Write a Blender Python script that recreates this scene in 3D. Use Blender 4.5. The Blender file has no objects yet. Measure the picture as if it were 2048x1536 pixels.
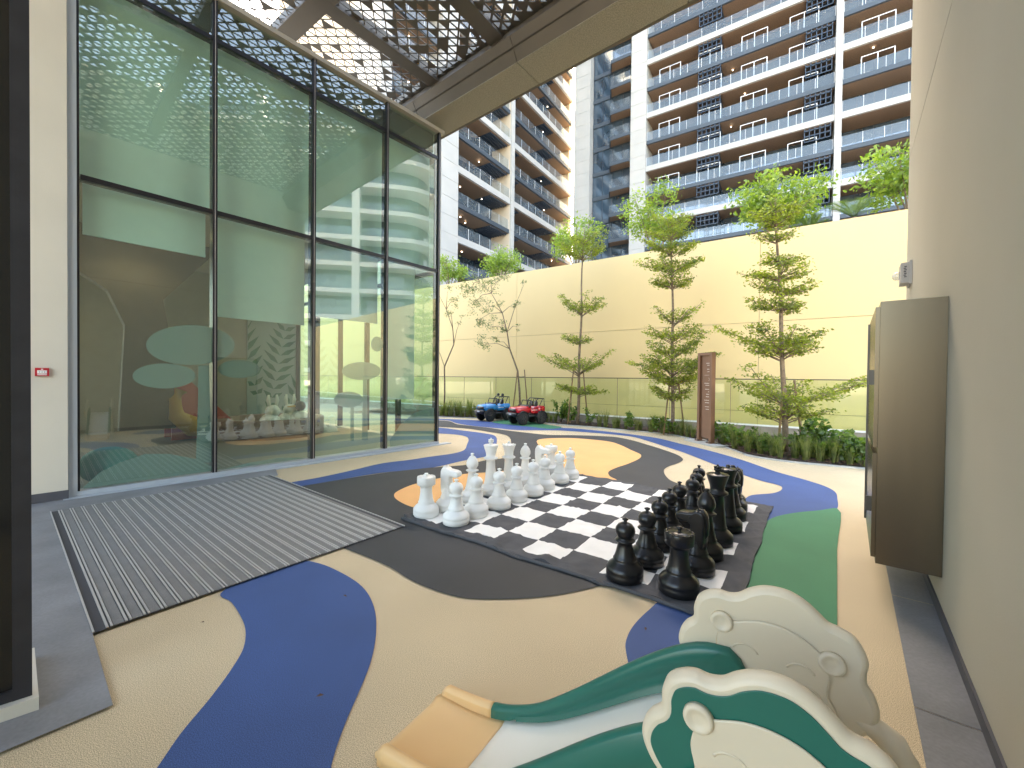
import bpy, math, random
import numpy as np
from mathutils import Vector, Matrix
from mathutils.geometry import tessellate_polygon
D = bpy.data
SC = bpy.context.scene
COL = SC.collection
R_ = math.radians
random.seed(7)

# ------------------------------------------------------------------ camera
CH = 1.45                      # camera height
FPX = 823.7                    # focal length in pixels of a 2048 px wide picture
PITCH, ROLL = -0.012867, -0.0107158
_F = Vector((0, math.cos(PITCH), math.sin(PITCH)))
_R0 = Vector((1, 0, 0)); _U0 = _R0.cross(_F)
_R = _R0 * math.cos(ROLL) - _U0 * math.sin(ROLL)
_U = _U0 * math.cos(ROLL) + _R0 * math.sin(ROLL)
cam = D.objects.new('camera', D.cameras.new('camera'))
COL.objects.link(cam)
cam.matrix_world = Matrix(((_R.x, _U.x, -_F.x, 0), (_R.y, _U.y, -_F.y, 0), (_R.z, _U.z, -_F.z, CH), (0, 0, 0, 1)))
cam.data.sensor_width = 36.0
cam.data.lens = FPX / 2048 * 36.0
cam.data.clip_start = 0.05
cam.data.clip_end = 1000
SC.camera = cam

# ------------------------------------------------------------------ sky, sun, exposure
SUN_AZ, SUN_EL = R_(2), R_(41)          # azimuth measured from +Y towards +X
w = D.worlds.new('World'); SC.world = w; w.use_nodes = True
wn = w.node_tree.nodes; wl = w.node_tree.links
bg = wn['Background']
sky = wn.new('ShaderNodeTexSky'); sky.sky_type = 'NISHITA'; sky.sun_disc = False
sky.sun_elevation = SUN_EL; sky.sun_rotation = SUN_AZ
sky.air_density = 1.0; sky.dust_density = 2.5; sky.ozone_density = 1.0
wl.new(sky.outputs[0], bg.inputs[0]); bg.inputs[1].default_value = 0.15
sd = D.lights.new('sun', 'SUN'); sd.energy = 4.5; sd.angle = R_(0.5); sd.color = (1, .95, .86)
sun = D.objects.new('sun', sd); COL.objects.link(sun)
sdir = Vector((math.sin(SUN_AZ) * math.cos(SUN_EL), math.cos(SUN_AZ) * math.cos(SUN_EL), math.sin(SUN_EL)))
sun.rotation_euler = sdir.to_track_quat('Z', 'Y').to_euler()
sun.location = (0, 0, 60)
SC.view_settings.view_transform = 'Standard'
SC.view_settings.look = 'None'
SC.view_settings.gamma = 1.0
SC.view_settings.exposure = 3.52
SC.view_settings.use_curve_mapping = False
try:
    SC.view_settings.use_white_balance = True
    SC.view_settings.white_balance_temperature = 8200
    SC.view_settings.white_balance_tint = 10
except Exception:
    pass
SC.cycles.use_denoising = True
try:
    SC.cycles.denoiser = 'OPENIMAGEDENOISE'
except Exception:
    pass
SC.cycles.max_bounces = 8
SC.cycles.diffuse_bounces = 5
SC.cycles.glossy_bounces = 4
SC.cycles.transmission_bounces = 4
SC.cycles.transparent_max_bounces = 24
SC.cycles.caustics_reflective = False
SC.cycles.caustics_refractive = False

# ------------------------------------------------------------------ projection helpers (photo pixel -> point in the place)
def ray(x, y): return _R * (x - 1024) - _U * (y - 768) + _F * FPX
def G(x, y, z=0.0):
    d = ray(x, y); return Vector((0, 0, CH)) + d * ((z - CH) / d.z)
def onpl(x, y, P, e):
    n = Vector((e[1], -e[0], 0)); d = ray(x, y)
    return Vector((0, 0, CH)) + d * ((Vector((P[0], P[1], 0)).dot(n)) / d.dot(n))
def dirv(deg): return Vector((math.sin(R_(deg)), math.cos(R_(deg)), 0))
UP = Vector((0, 0, 1))

# ------------------------------------------------------------------ materials
def mat(name, col, rough=0.6, metal=0.0, var=0.0, vscale=6.0, fine=0.0, fscale=300.0, bump=0.0, bscale=80.0, spec=0.5, coat=0.0, col2=None, emit=0.0, stretch=None):
    m = D.materials.new(name); m.use_nodes = True
    nt = m.node_tree; b = nt.nodes['Principled BSDF']
    b.inputs['Roughness'].default_value = rough; b.inputs['Metallic'].default_value = metal
    b.inputs['Specular IOR Level'].default_value = spec
    if coat: b.inputs['Coat Weight'].default_value = coat; b.inputs['Coat Roughness'].default_value = .15
    c4 = (*col, 1); b.inputs['Base Color'].default_value = c4
    if emit:
        b.inputs['Emission Color'].default_value = c4; b.inputs['Emission Strength'].default_value = emit
    m.diffuse_color = c4
    tc = None
    def coords():
        nonlocal tc
        if tc is None:
            t = nt.nodes.new('ShaderNodeTexCoord')
            if stretch:
                mp = nt.nodes.new('ShaderNodeMapping'); nt.links.new(t.outputs['Object'], mp.inputs[0])
                mp.inputs['Scale'].default_value = stretch; tc = mp.outputs[0]
            else: tc = t.outputs['Object']
        return tc
    cur = None
    def mixin(cur, nz, lo, hi, c_a, c_b, amt):
        rmp = nt.nodes.new('ShaderNodeValToRGB'); nt.links.new(nz, rmp.inputs[0])
        rmp.color_ramp.elements[0].position = lo; rmp.color_ramp.elements[1].position = hi
        rmp.color_ramp.elements[0].color = (*c_a, 1); rmp.color_ramp.elements[1].color = (*c_b, 1)
        if cur is None: return rmp.outputs[0]
        mx = nt.nodes.new('ShaderNodeMix'); mx.data_type = 'RGBA'; mx.blend_type = 'MULTIPLY'; mx.inputs[0].default_value = 1
        nt.links.new(cur, mx.inputs[6]); nt.links.new(rmp.outputs[0], mx.inputs[7]); return mx.outputs[2]
    if var or col2:
        nz = nt.nodes.new('ShaderNodeTexNoise'); nz.inputs['Scale'].default_value = vscale; nz.inputs['Detail'].default_value = 5
        nt.links.new(coords(), nz.inputs['Vector'])
        a = tuple(c * (1 - var) for c in col); bb = col2 if col2 else tuple(min(1, c * (1 + var)) for c in col)
        cur = mixin(None, nz.outputs[0], .32, .68, a, bb, 1)
    if fine:
        nf = nt.nodes.new('ShaderNodeTexNoise'); nf.inputs['Scale'].default_value = fscale; nf.inputs['Detail'].default_value = 2
        nt.links.new(coords(), nf.inputs['Vector'])
        if cur is None: cur = mixin(None, nf.outputs[0], .35, .65, tuple(c * (1 - fine) for c in col), tuple(min(1, c * (1 + fine)) for c in col), 1)
        else: cur = mixin(cur, nf.outputs[0], .35, .65, (1 - fine,) * 3, (1 + fine * .6,) * 3, 1)
    if cur is not None: nt.links.new(cur, b.inputs['Base Color'])
    if bump:
        nb = nt.nodes.new('ShaderNodeTexNoise'); nb.inputs['Scale'].default_value = bscale; nb.inputs['Detail'].default_value = 4
        nt.links.new(coords(), nb.inputs['Vector'])
        bp = nt.nodes.new('ShaderNodeBump'); bp.inputs['Strength'].default_value = bump; bp.inputs['Distance'].default_value = .01
        nt.links.new(nb.outputs[0], bp.inputs['Height']); nt.links.new(bp.outputs[0], b.inputs['Normal'])
    return m

def glass(name, tint, ior=1.7, add=0.05, rough=0.0, veil=0.0, veilcol=(.8, .85, .85), wavy=0.0):
    m = D.materials.new(name); m.use_nodes = True; nt = m.node_tree; nt.nodes.clear()
    out = nt.nodes.new('ShaderNodeOutputMaterial'); tr = nt.nodes.new('ShaderNodeBsdfTransparent'); tr.inputs[0].default_value = (*tint, 1)
    gl = nt.nodes.new('ShaderNodeBsdfGlossy'); gl.inputs['Roughness'].default_value = rough; gl.inputs[0].default_value = (.93, .98, .96, 1)
    f0 = ((ior - 1) / (ior + 1)) ** 2 + add
    fr = nt.nodes.new('ShaderNodeLayerWeight'); fr.inputs[0].default_value = .5      # the same from both sides of the pane
    pw = nt.nodes.new('ShaderNodeMath'); pw.operation = 'POWER'; pw.inputs[1].default_value = 4.5; nt.links.new(fr.outputs['Facing'], pw.inputs[0])
    ad = nt.nodes.new('ShaderNodeMath'); ad.operation = 'MULTIPLY_ADD'; ad.inputs[1].default_value = 1 - f0; ad.inputs[2].default_value = f0; ad.use_clamp = True
    nt.links.new(pw.outputs[0], ad.inputs[0])
    if wavy:
        tc = nt.nodes.new('ShaderNodeTexCoord'); nz = nt.nodes.new('ShaderNodeTexNoise'); nz.inputs['Scale'].default_value = 1.1; nz.inputs['Detail'].default_value = 1
        bp = nt.nodes.new('ShaderNodeBump'); bp.inputs['Strength'].default_value = wavy; bp.inputs['Distance'].default_value = .01
        nt.links.new(tc.outputs['Object'], nz.inputs['Vector']); nt.links.new(nz.outputs[0], bp.inputs['Height']); nt.links.new(bp.outputs[0], gl.inputs['Normal'])
    mx = nt.nodes.new('ShaderNodeMixShader'); nt.links.new(ad.outputs[0], mx.inputs[0]); nt.links.new(gl.outputs[0], mx.inputs[2])
    if veil:
        df = nt.nodes.new('ShaderNodeBsdfDiffuse'); df.inputs[0].default_value = (*veilcol, 1)
        m2 = nt.nodes.new('ShaderNodeMixShader'); m2.inputs[0].default_value = veil
        nt.links.new(tr.outputs[0], m2.inputs[1]); nt.links.new(df.outputs[0], m2.inputs[2]); nt.links.new(m2.outputs[0], mx.inputs[1])
    else: nt.links.new(tr.outputs[0], mx.inputs[1])
    nt.links.new(mx.outputs[0], out.inputs[0]); m.diffuse_color = (*tint, .5)
    return m

def leafmat(name, c1, c2, scale=2.5, tr=.45):
    m = D.materials.new(name); m.use_nodes = True; nt = m.node_tree; nt.nodes.clear()
    out = nt.nodes.new('ShaderNodeOutputMaterial'); tc = nt.nodes.new('ShaderNodeTexCoord')
    nz = nt.nodes.new('ShaderNodeTexNoise'); nz.inputs['Scale'].default_value = scale; nz.inputs['Detail'].default_value = 6; nz.inputs['Roughness'].default_value = .75
    nt.links.new(tc.outputs['Object'], nz.inputs['Vector'])
    rp = nt.nodes.new('ShaderNodeValToRGB'); rp.color_ramp.elements[0].position = .38; rp.color_ramp.elements[1].position = .62
    rp.color_ramp.elements[0].color = (*c1, 1); rp.color_ramp.elements[1].color = (*c2, 1); nt.links.new(nz.outputs[0], rp.inputs[0])
    df = nt.nodes.new('ShaderNodeBsdfDiffuse'); tl = nt.nodes.new('ShaderNodeBsdfTranslucent'); gl = nt.nodes.new('ShaderNodeBsdfGlossy'); gl.inputs['Roughness'].default_value = .4
    nt.links.new(rp.outputs[0], df.inputs[0])
    mc = nt.nodes.new('ShaderNodeMix'); mc.data_type = 'RGBA'; mc.blend_type = 'MULTIPLY'; mc.inputs[0].default_value = 1; mc.inputs[7].default_value = (1.7, 1.9, .8, 1)
    nt.links.new(rp.outputs[0], mc.inputs[6]); nt.links.new(mc.outputs[2], tl.inputs[0])
    a = nt.nodes.new('ShaderNodeMixShader'); a.inputs[0].default_value = tr; nt.links.new(df.outputs[0], a.inputs[1]); nt.links.new(tl.outputs[0], a.inputs[2])
    b = nt.nodes.new('ShaderNodeMixShader'); b.inputs[0].default_value = .05; nt.links.new(a.outputs[0], b.inputs[1]); nt.links.new(gl.outputs[0], b.inputs[2])
    nt.links.new(b.outputs[0], out.inputs[0]); m.diffuse_color = (*c2, 1)
    return m

M = {}
M['beige'] = mat('beige_rubber', (.62, .50, .325), .68, var=.07, vscale=1.1, fine=.6, fscale=310, bump=.06, bscale=420, spec=.38)
M['blue'] = mat('blue_rubber', (.042, .095, .26), .68, var=.10, vscale=1.5, fine=.55, fscale=310, bump=.06, bscale=420, spec=.38)
M['black'] = mat('charcoal_rubber', (.044, .047, .051), .68, var=.12, vscale=1.3, fine=.55, fscale=310, bump=.06, bscale=420, spec=.38)
M['orange'] = mat('orange_rubber', (.78, .42, .17), .68, var=.05, vscale=1.5, fine=.12, fscale=200, bump=.2, bscale=420, spec=.38)
M['green'] = mat('green_rubber', (.045, .22, .11), .68, var=.10, vscale=1.5, fine=.55, fscale=310, bump=.06, bscale=420, spec=.38)
M['tile'] = mat('grey_tile', (.20, .205, .215), .55, var=.22, vscale=2.2, fine=.08, fscale=60)
M['kerb'] = mat('light_kerb', (.42, .42, .40), .8, var=.1, vscale=5)
M['upst'] = mat('upstand_concrete', (.27, .24, .19), .85, var=.18, vscale=2.5)
M['skirt'] = mat('dark_skirting', (.075, .075, .085), .6, var=.06)
M['ywall'] = mat('yellow_cladding', (.68, .505, .25), .5, var=.035, vscale=.35, spec=.35, stretch=(1, 1, .25))
M['joint'] = mat('joint_brown', (.32, .25, .13), .8)  # plain brown of the wall core, visible in the panel gaps
M['cream'] = mat('cream_render', (.62, .58, .49), .8, var=.03, vscale=1.5, bump=.08, bscale=120)
M['rwall'] = mat('beige_render', (.44, .405, .33), .75, var=.035, vscale=.9, bump=.10, bscale=140)
M['frame_l'] = mat('pale_grey_frame', (.42, .46, .49), .45)
M['mullion'] = mat('dark_mullion', (.022, .02, .022), .35, metal=.3)
M['blackg'] = mat('black_gloss', (.006, .006, .006), .12)
M['dframe'] = mat('dark_metal_frame', (.03, .03, .036), .4, metal=.3, var=.2)
M['steel'] = mat('brushed_steel', (.17, .138, .10), .27, metal=.9, var=.06, vscale=2, stretch=(6, 6, .3))
M['steel2'] = mat('steel_edge', (.10, .09, .08), .4, metal=.7)
M['canopy'] = mat('bronze_metal', (.13, .112, .09), .55, metal=.25, var=.12, vscale=1.2)
M['soffit'] = mat('mesh_soffit', (.31, .285, .225), .6, metal=.15, fine=.22, fscale=60)
M['roofedge'] = mat('roof_edge', (.50, .46, .38), .6)
M['white_b'] = mat('white_building_panel', (.45, .435, .405), .7, var=.05, vscale=.5)
M['beige_b'] = mat('beige_building_wall', (.60, .49, .36), .75, var=.05, vscale=.5)
M['dark_b'] = mat('blue_grey_slab_edge', (.05, .066, .082), .5, var=.05)
M['wood'] = mat('brown_timber_soffit', (.25, .155, .095), .65, var=.22, vscale=1.5, stretch=(8, 8, 1))
M['aglass'] = mat('apartment_glass', (.035, .06, .085), .04, spec=1.6, var=.35, vscale=.35)
M['aframe'] = mat('apartment_frame', (.02, .03, .045), .4)
M['louvre'] = mat('navy_louvre', (.035, .055, .085), .45)
M['bglass'] = glass('balustrade_glass', (.80, .86, .90), 1.45, .03, veil=.10, veilcol=(.55, .62, .68))
M['bframe'] = mat('white_door_frame', (.75, .75, .75), .5)
M['fglass'] = glass('facade_glass', (.70, .89, .80), 1.75, .10, wavy=.025, veil=.055, veilcol=(.55, .68, .62))
M['yglass'] = glass('rail_glass', (.80, .90, .74), 1.45, .02)
M['blind'] = mat('white_roller_blind', (.74, .82, .75), .8, var=.02)
M['inwall'] = mat('interior_wall', (.42, .37, .30), .8, var=.03)
M['indark'] = mat('interior_brown', (.16, .125, .09), .8, var=.05)
M['decal'] = glass('frosted_sticker', (.55, .62, .60), 1.3, .0, veil=.42, veilcol=(.55, .66, .62))
M['cpw'] = mat('white_chess_plastic', (.82, .82, .79), .35, var=.015)
M['cpb'] = mat('black_chess_plastic', (.010, .010, .011), .28, var=.3, vscale=12, bump=.05, bscale=60)
M['clw'] = mat('white_fabric', (.80, .79, .75), .85, bump=.3, bscale=300, var=.03)
M['clb'] = mat('charcoal_fabric', (.062, .066, .074), .8, bump=.3, bscale=300, var=.15)
M['plc'] = mat('cream_plastic', (.70, .61, .46), .38, var=.03, vscale=3)
M['plw'] = mat('white_plastic', (.80, .78, .70), .35)
M['plg'] = mat('green_plastic', (.008, .135, .10), .33, var=.05)
M['plo'] = mat('pale_orange_plastic', (.78, .50, .24), .38)
M['rub'] = mat('tyre_rubber', (.014, .014, .015), .6)
M['bpl'] = mat('black_plastic', (.016, .016, .018), .45)
M['rim'] = mat('dark_rim', (.05, .05, .055), .35, metal=.4)
M['cblue'] = mat('blue_car_plastic', (.01, .24, .56), .25, coat=.4)
M['cred'] = mat('red_car_plastic', (.52, .012, .022), .25, coat=.4)
M['lens'] = mat('headlight_lens', (.7, .7, .68), .15)
M['plate'] = mat('number_plate', (.45, .47, .55), .5)
M['corten'] = mat('brown_sign_metal', (.20, .10, .056), .55, metal=.15, var=.06)
M['text'] = mat('sign_lettering', (.62, .55, .48), .6)
M['mulch'] = mat('dark_mulch', (.045, .032, .022), .95, var=.6, vscale=25, bump=1, bscale=40)
M['chip'] = mat('bark_chip', (.10, .055, .035), .9, var=.4, vscale=9)
M['bark'] = mat('tree_bark', (.20, .145, .10), .85, var=.3, vscale=14, bump=.4, bscale=40)
M['stake'] = mat('timber_stake', (.22, .14, .07), .8, var=.2, vscale=10)
M['stakey'] = mat('yellow_tape', (.75, .50, .04), .6)
M['pot'] = mat('terracotta', (.45, .19, .11), .8)
M['leafA'] = leafmat('tier_tree_leaf', (.08, .115, .012), (.30, .34, .045), 3)
M['leafB'] = leafmat('podium_leaf', (.09, .16, .025), (.30, .38, .06), 2.5)
M['leafC'] = leafmat('acacia_leaf', (.07, .11, .05), (.16, .20, .10), 4)
M['leafD'] = leafmat('shrub_leaf', (.035, .08, .02), (.15, .25, .035), 8)
M['grass'] = leafmat('ornamental_grass', (.07, .11, .025), (.22, .23, .08), 6)
M['palm'] = leafmat('palm_leaf', (.07, .12, .03), (.15, .22, .06), 4)
M['red'] = mat('alarm_red', (.50, .008, .02), .35)
M['wht'] = mat('white_enamel', (.8, .8, .78), .4)
M['greyp'] = mat('grey_plastic', (.42, .39, .37), .5)
M['letter'] = mat('dark_lettering', (.04, .04, .05), .6)
M['clearp'] = glass('clear_dome', (.9, .9, .9), 1.6, .1, veil=.25)
M['spot'] = mat('white_spot', (1, .97, .9), .5, emit=3)
M['lampon'] = mat('lamp_lit', (1, .85, .6), .5, emit=6)
M['ground'] = mat('sandy_paving', (.36, .32, .26), .9, var=.1, vscale=.6)
M['carpet'] = mat('grey_carpet', (.20, .198, .19), .95, fine=.3, fscale=400, var=.06)
M['alu'] = mat('aluminium_rail', (.47, .46, .44), .5, metal=.3)
M['mdark'] = mat('doormat_gap', (.055, .055, .06), .8)
M['slider'] = mat('red_slide_plastic', (.60, .12, .08), .4)
M['yellowp'] = mat('yellow_plush', (.60, .34, .06), .8)
M['brownp'] = mat('brown_vinyl', (.26, .15, .10), .6)
M['teal'] = mat('teal_fabric', (.06, .30, .28), .8)
M['mural'] = mat('mural_ground', (.36, .42, .38), .8)
M['mleaf'] = mat('mural_leaf', (.05, .17, .11), .8, var=.3, vscale=4)
M['twhite'] = mat('tower_white', (.85, .85, .82), .7)
M['floor_in'] = mat('interior_floor', (.22, .20, .165), .5)

# ------------------------------------------------------------------ mesh helpers
WL = {}
class MB:
    def __init__(s): s.v = []; s.f = []; s.m = []; s.sm = []
    def add(s, vs, fs, mi=0, smooth=False):
        o = len(s.v); s.v += [tuple(v) for v in vs]; s.f += [tuple(i + o for i in f) for f in fs]
        s.m += [mi] * len(fs); s.sm += [smooth] * len(fs); return s
    def ob(s, P, a, b, c, mi=0):           # oriented box from a corner and three edge vectors
        P, a, b, c = map(Vector, (P, a, b, c))
        vs = [P, P + a, P + a + b, P + b, P + c, P + a + c, P + a + b + c, P + b + c]
        fs = [(0, 3, 2, 1), (4, 5, 6, 7), (0, 1, 5, 4), (1, 2, 6, 5), (2, 3, 7, 6), (3, 0, 4, 7)]
        if a.cross(b).dot(c) < 0: fs = [f[::-1] for f in fs]
        return s.add(vs, fs, mi)
    def cb(s, c, size, mi=0, rz=0, bev=0.0, taper=1.0):   # centred box, optional chamfer and top taper
        x, y, z = size[0] / 2, size[1] / 2, size[2] / 2
        cr, sr = math.cos(rz), math.sin(rz)
        def T(p): return (c[0] + p[0] * cr - p[1] * sr, c[1] + p[0] * sr + p[1] * cr, c[2] + p[2])
        if not bev:
            vs = [T((sx * x * (taper if sz > 0 else 1), sy * y * (taper if sz > 0 else 1), sz * z)) for sz in (-1, 1) for sx, sy in ((-1, -1), (1, -1), (1, 1), (-1, 1))]
            return s.add(vs, [(3, 2, 1, 0), (4, 5, 6, 7), (0, 1, 5, 4), (1, 2, 6, 5), (2, 3, 7, 6), (3, 0, 4, 7)], mi)
        rings = []
        for zz, ins in ((-z, bev), (-z + bev, 0), (z - bev, 0), (z, bev)):
            k = taper if zz > 0 else 1; X, Y = x * k - ins, y * k - ins; q = bev
            rings.append([T(p + (zz,)) for p in ((-X + q, -Y), (X - q, -Y), (X, -Y + q), (X, Y - q), (X - q, Y), (-X + q, Y), (-X, Y - q), (-X, -Y + q))])
        return s.rings(rings, mi, True, True, True)
    def rings(s, rs, mi=0, closed=True, cap=True, smooth=True):
        n = len(rs[0]); vs = [p for r in rs for p in r]; fs = []
        for i in range(len(rs) - 1):
            for j in range(n if closed else n - 1):
                k = (j + 1) % n; fs.append((i * n + j, i * n + k, (i + 1) * n + k, (i + 1) * n + j))
        if cap: fs.append(tuple(range(n))[::-1]); fs.append(tuple((len(rs) - 1) * n + j for j in range(n)))
        return s.add(vs, fs, mi, smooth)
    def lathe(s, prof, c=(0, 0, 0), n=28, mi=0, cap=True):
        rs = [[(c[0] + r * math.cos(2 * math.pi * k / n), c[1] + r * math.sin(2 * math.pi * k / n), c[2] + z) for k in range(n)] for r, z in prof]
        return s.rings(rs, mi, True, cap, True)
    def tube(s, pts, rad, n=8, mi=0, cap=True):
        pts = [Vector(p) for p in pts]
        if not hasattr(rad, '__len__'): rad = [rad] * len(pts)
        rs = []
        for i, p in enumerate(pts):
            t = (pts[min(i + 1, len(pts) - 1)] - pts[max(i - 1, 0)]).normalized()
            a = t.cross(UP if abs(t.z) < .9 else Vector((1, 0, 0))).normalized(); b = a.cross(t)
            rs.append([p + (a * math.cos(2 * math.pi * k / n) + b * math.sin(2 * math.pi * k / n)) * rad[i] for k in range(n)])
        return s.rings(rs, mi, True, cap, True)
    def sphere(s, c, r, n=16, mi=0, sz=(1, 1, 1)):
        rs = []
        for i in range(1, n // 2):
            a = math.pi * i / (n // 2); rs.append([(c[0] + r * sz[0] * math.sin(a) * math.cos(2 * math.pi * k / n), c[1] + r * sz[1] * math.sin(a) * math.sin(2 * math.pi * k / n), c[2] - r * sz[2] * math.cos(a)) for k in range(n)])
        return s.rings(rs, mi)
    def poly(s, pts, z0, z1=None, mi=0):   # flat polygon (xy) or prism
        p2 = [Vector((p[0], p[1], 0)) for p in pts]
        area = sum(p2[i].x * p2[(i + 1) % len(p2)].y - p2[(i + 1) % len(p2)].x * p2[i].y for i in range(len(p2)))
        if area < 0: p2.reverse()
        tr = tessellate_polygon([p2]); n = len(p2)
        def up(t):
            a, b, c = (p2[i] for i in t); return t if (b - a).cross(c - a).z > 0 else t[::-1]
        tr = [up(tuple(t)) for t in tr]
        zt = z0 if z1 is None else z1
        s.add([(p.x, p.y, zt) for p in p2], tr, mi)
        if z1 is not None:
            s.add([(p.x, p.y, z0) for p in p2], [t[::-1] for t in tr], mi)
            vs = [(p.x, p.y, z0) for p in p2] + [(p.x, p.y, z1) for p in p2]
            s.add(vs, [(i, (i + 1) % n, n + (i + 1) % n, n + i) for i in range(n)], mi)
        return s
    def vprism(s, pts, O, e, n_, t, mi=0, mi_side=None, bev=0.0):  # outline in plane (e, up) through O, extruded by t along n_
        q = [Vector((a, b, 0)) for a, b in pts]
        area = sum(q[i].x * q[(i + 1) % len(q)].y - q[(i + 1) % len(q)].x * q[i].y for i in range(len(q)))
        if area < 0: q.reverse()
        N = len(q); tr = [tuple(t_) for t_ in tessellate_polygon([q])]
        tr = [t_ if (q[t_[1]] - q[t_[0]]).cross(q[t_[2]] - q[t_[0]]).z > 0 else t_[::-1] for t_ in tr]
        P = lambda a, d: O + e * a.x + UP * a.y + n_ * d
        flip = e.cross(UP).dot(n_) < 0
        def F(l): return [f[::-1] for f in l] if flip else l
        if bev:
            ins = []
            for i in range(N):
                d1 = (q[i] - q[i - 1]).normalized(); d2 = (q[(i + 1) % N] - q[i]).normalized(); dd = (d1 + d2).normalized()
                ins.append(q[i] + Vector((-dd.y, dd.x, 0)) * bev)
            layers = [(ins, 0), (q, bev), (q, t - bev), (ins, t)]
        else: layers = [(q, 0), (q, t)]
        if len(layers) == 4:
            mid = [q_ * .35 + i_ * .65 for q_, i_ in zip(q, ins)]
            mid2 = [q_ * .72 + i_ * .28 for q_, i_ in zip(q, ins)]
            layers = [(ins, 0), (mid, bev * .12), (mid2, bev * .42), (q, bev), (q, t - bev), (mid2, t - bev * .42), (mid, t - bev * .12), (ins, t)]
        s.add([P(a, layers[-1][1]) for a in layers[-1][0]], F(tr), mi)
        s.add([P(a, layers[0][1]) for a in layers[0][0]], F([t_[::-1] for t_ in tr]), mi)
        vs = [P(a, d) for L, d in layers for a in L]; fs = []
        for k in range(len(layers) - 1):
            for i in range(N):
                j = (i + 1) % N; fs.append((k * N + i, k * N + j, (k + 1) * N + j, (k + 1) * N + i))
        s.add(vs, F(fs), mi if mi_side is None else mi_side, bool(bev))
        return s
    def build(s, name, mats, parent=None, origin=None, local=False):
        if not isinstance(mats, (list, tuple)): mats = [mats]
        me = D.meshes.new(name)
        if local: W = Vector((0, 0, 0)) if origin is None else Vector(origin)
        else:
            if origin is None:
                a = np.array(s.v); lo, hi = a.min(0), a.max(0)
                W = Vector(((lo[0] + hi[0]) / 2, (lo[1] + hi[1]) / 2, lo[2] if parent is None else (lo[2] + hi[2]) / 2))
            else: W = Vector(origin)
        me.from_pydata([(v[0] - W.x, v[1] - W.y, v[2] - W.z) for v in s.v], [], s.f)
        for m in mats: me.materials.append(m)
        me.polygons.foreach_set('material_index', s.m)
        me.polygons.foreach_set('use_smooth', s.sm)
        me.update()
        o = D.objects.new(name, me); COL.objects.link(o)
        o.location = W
        WL[o.name] = W
        if parent is not None:
            o.parent = parent; o.location = W - WL[parent.name]
        return o
def autosm(o, ang=40):
    me = o.data
    try:
        me.polygons.foreach_set('use_smooth', [True] * len(me.polygons)); me.set_sharp_from_angle(angle=R_(ang))
    except Exception: pass
    return o
def tag(o, label=None, cat=None, group=None, kind=None):
    if label: o['label'] = label
    if cat: o['category'] = cat
    if group: o['group'] = group
    if kind: o['kind'] = kind
    return o
def thing(name, label, cat, loc=(0, 0, 0), group=None):
    o = D.objects.new(name, None); COL.objects.link(o); o.location = loc; o.empty_display_size = .2
    WL[o.name] = Vector(loc); return tag(o, label, cat, group)
def struct(o, label=None): o['kind'] = 'structure'; return tag(o, label)
def copytree(o, loc=None, rz=None, label=None, parent=None, kids=None):
    c = o.copy(); COL.objects.link(c)
    if parent is not None: c.parent = parent; c.matrix_parent_inverse = o.matrix_parent_inverse
    if loc is not None: c.location = loc
    if rz is not None: c.rotation_euler = (0, 0, rz)
    if label: c['label'] = label
    WL[c.name] = Vector(c.location)
    for ch in list(o.children): copytree(ch, parent=c)
    return c
def crom(pts, n=6, closed=True):
    out = []; N = len(pts)
    for i in range(N if closed else N - 1):
        p0, p1, p2, p3 = (Vector(pts[(i + k) % N]) if closed else Vector(pts[max(0, min(N - 1, i + k))]) for k in (-1, 0, 1, 2))
        d1 = max((p1 - p0).length, 1e-6) ** .5; d2 = max((p2 - p1).length, 1e-6) ** .5; d3 = max((p3 - p2).length, 1e-6) ** .5
        m1 = (p2 - p1) + d2 * ((p1 - p0) / d1 - (p2 - p0) / (d1 + d2)); m2 = (p2 - p1) + d2 * ((p3 - p2) / d3 - (p3 - p1) / (d2 + d3))
        for k in range(n):
            t = k / n; t2, t3 = t * t, t * t * t
            out.append(p1 * (2 * t3 - 3 * t2 + 1) + m1 * (t3 - 2 * t2 + t) + p2 * (-2 * t3 + 3 * t2) + m2 * (t3 - t2))
    if not closed: out.append(Vector(pts[-1]))
    return out
#==SETTING==
# ------------------------------------------------------------------ ground
root = MB().poly([(-160, -160), (160, -160), (160, 160), (-160, 160)], -.012).build('ground', M['ground']); struct(root)
g_ = MB(); g_.poly([(-7, -5), (7.5, -5), (9.5, 6), (5.5, 10), (2.9, 12.2), (0, 14.9), (-3, 15.7), (-14, 19), (-14, 9), (-2, 9), (-5.6, 5)], 0.0)
struct(g_.build('rubber_paving', M['beige']))
def patch(name, pts, z, m, n=5, raw=False):
    P = [G(x, y) for x, y in pts]
    P = [Vector((p.x, p.y, 0)) for p in P]
    o = MB().poly(P if raw else crom(P, n), z).build(name, m); return struct(o)
patch('blue_path', [(441, 1188), (560, 1120), (628, 1125), (680, 1145), (725, 1175), (748, 1215), (752, 1270), (740, 1330), (715, 1392), (688, 1455), (662, 1536), (650, 1640), (240, 1640), (315, 1536), (362, 1468), (420, 1398), (466, 1335), (487, 1297), (491, 1262), (482, 1235), (462, 1205)], .004, M['blue'])
patch('blue_path', [(874, 855), (917, 860), (956, 865), (984, 869.5), (992, 874), (993, 889), (986, 910), (975, 913), (926, 922), (862, 936), (764, 946), (680, 960), (604, 976), (560, 975), (576, 967), (640, 955), (700, 942), (764, 927), (819, 920), (858, 914), (907, 907), (927, 901), (934, 889), (937, 880), (933, 874), (917, 870), (874, 867), (800, 862), (800, 852)], .004, M['blue'])
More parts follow.
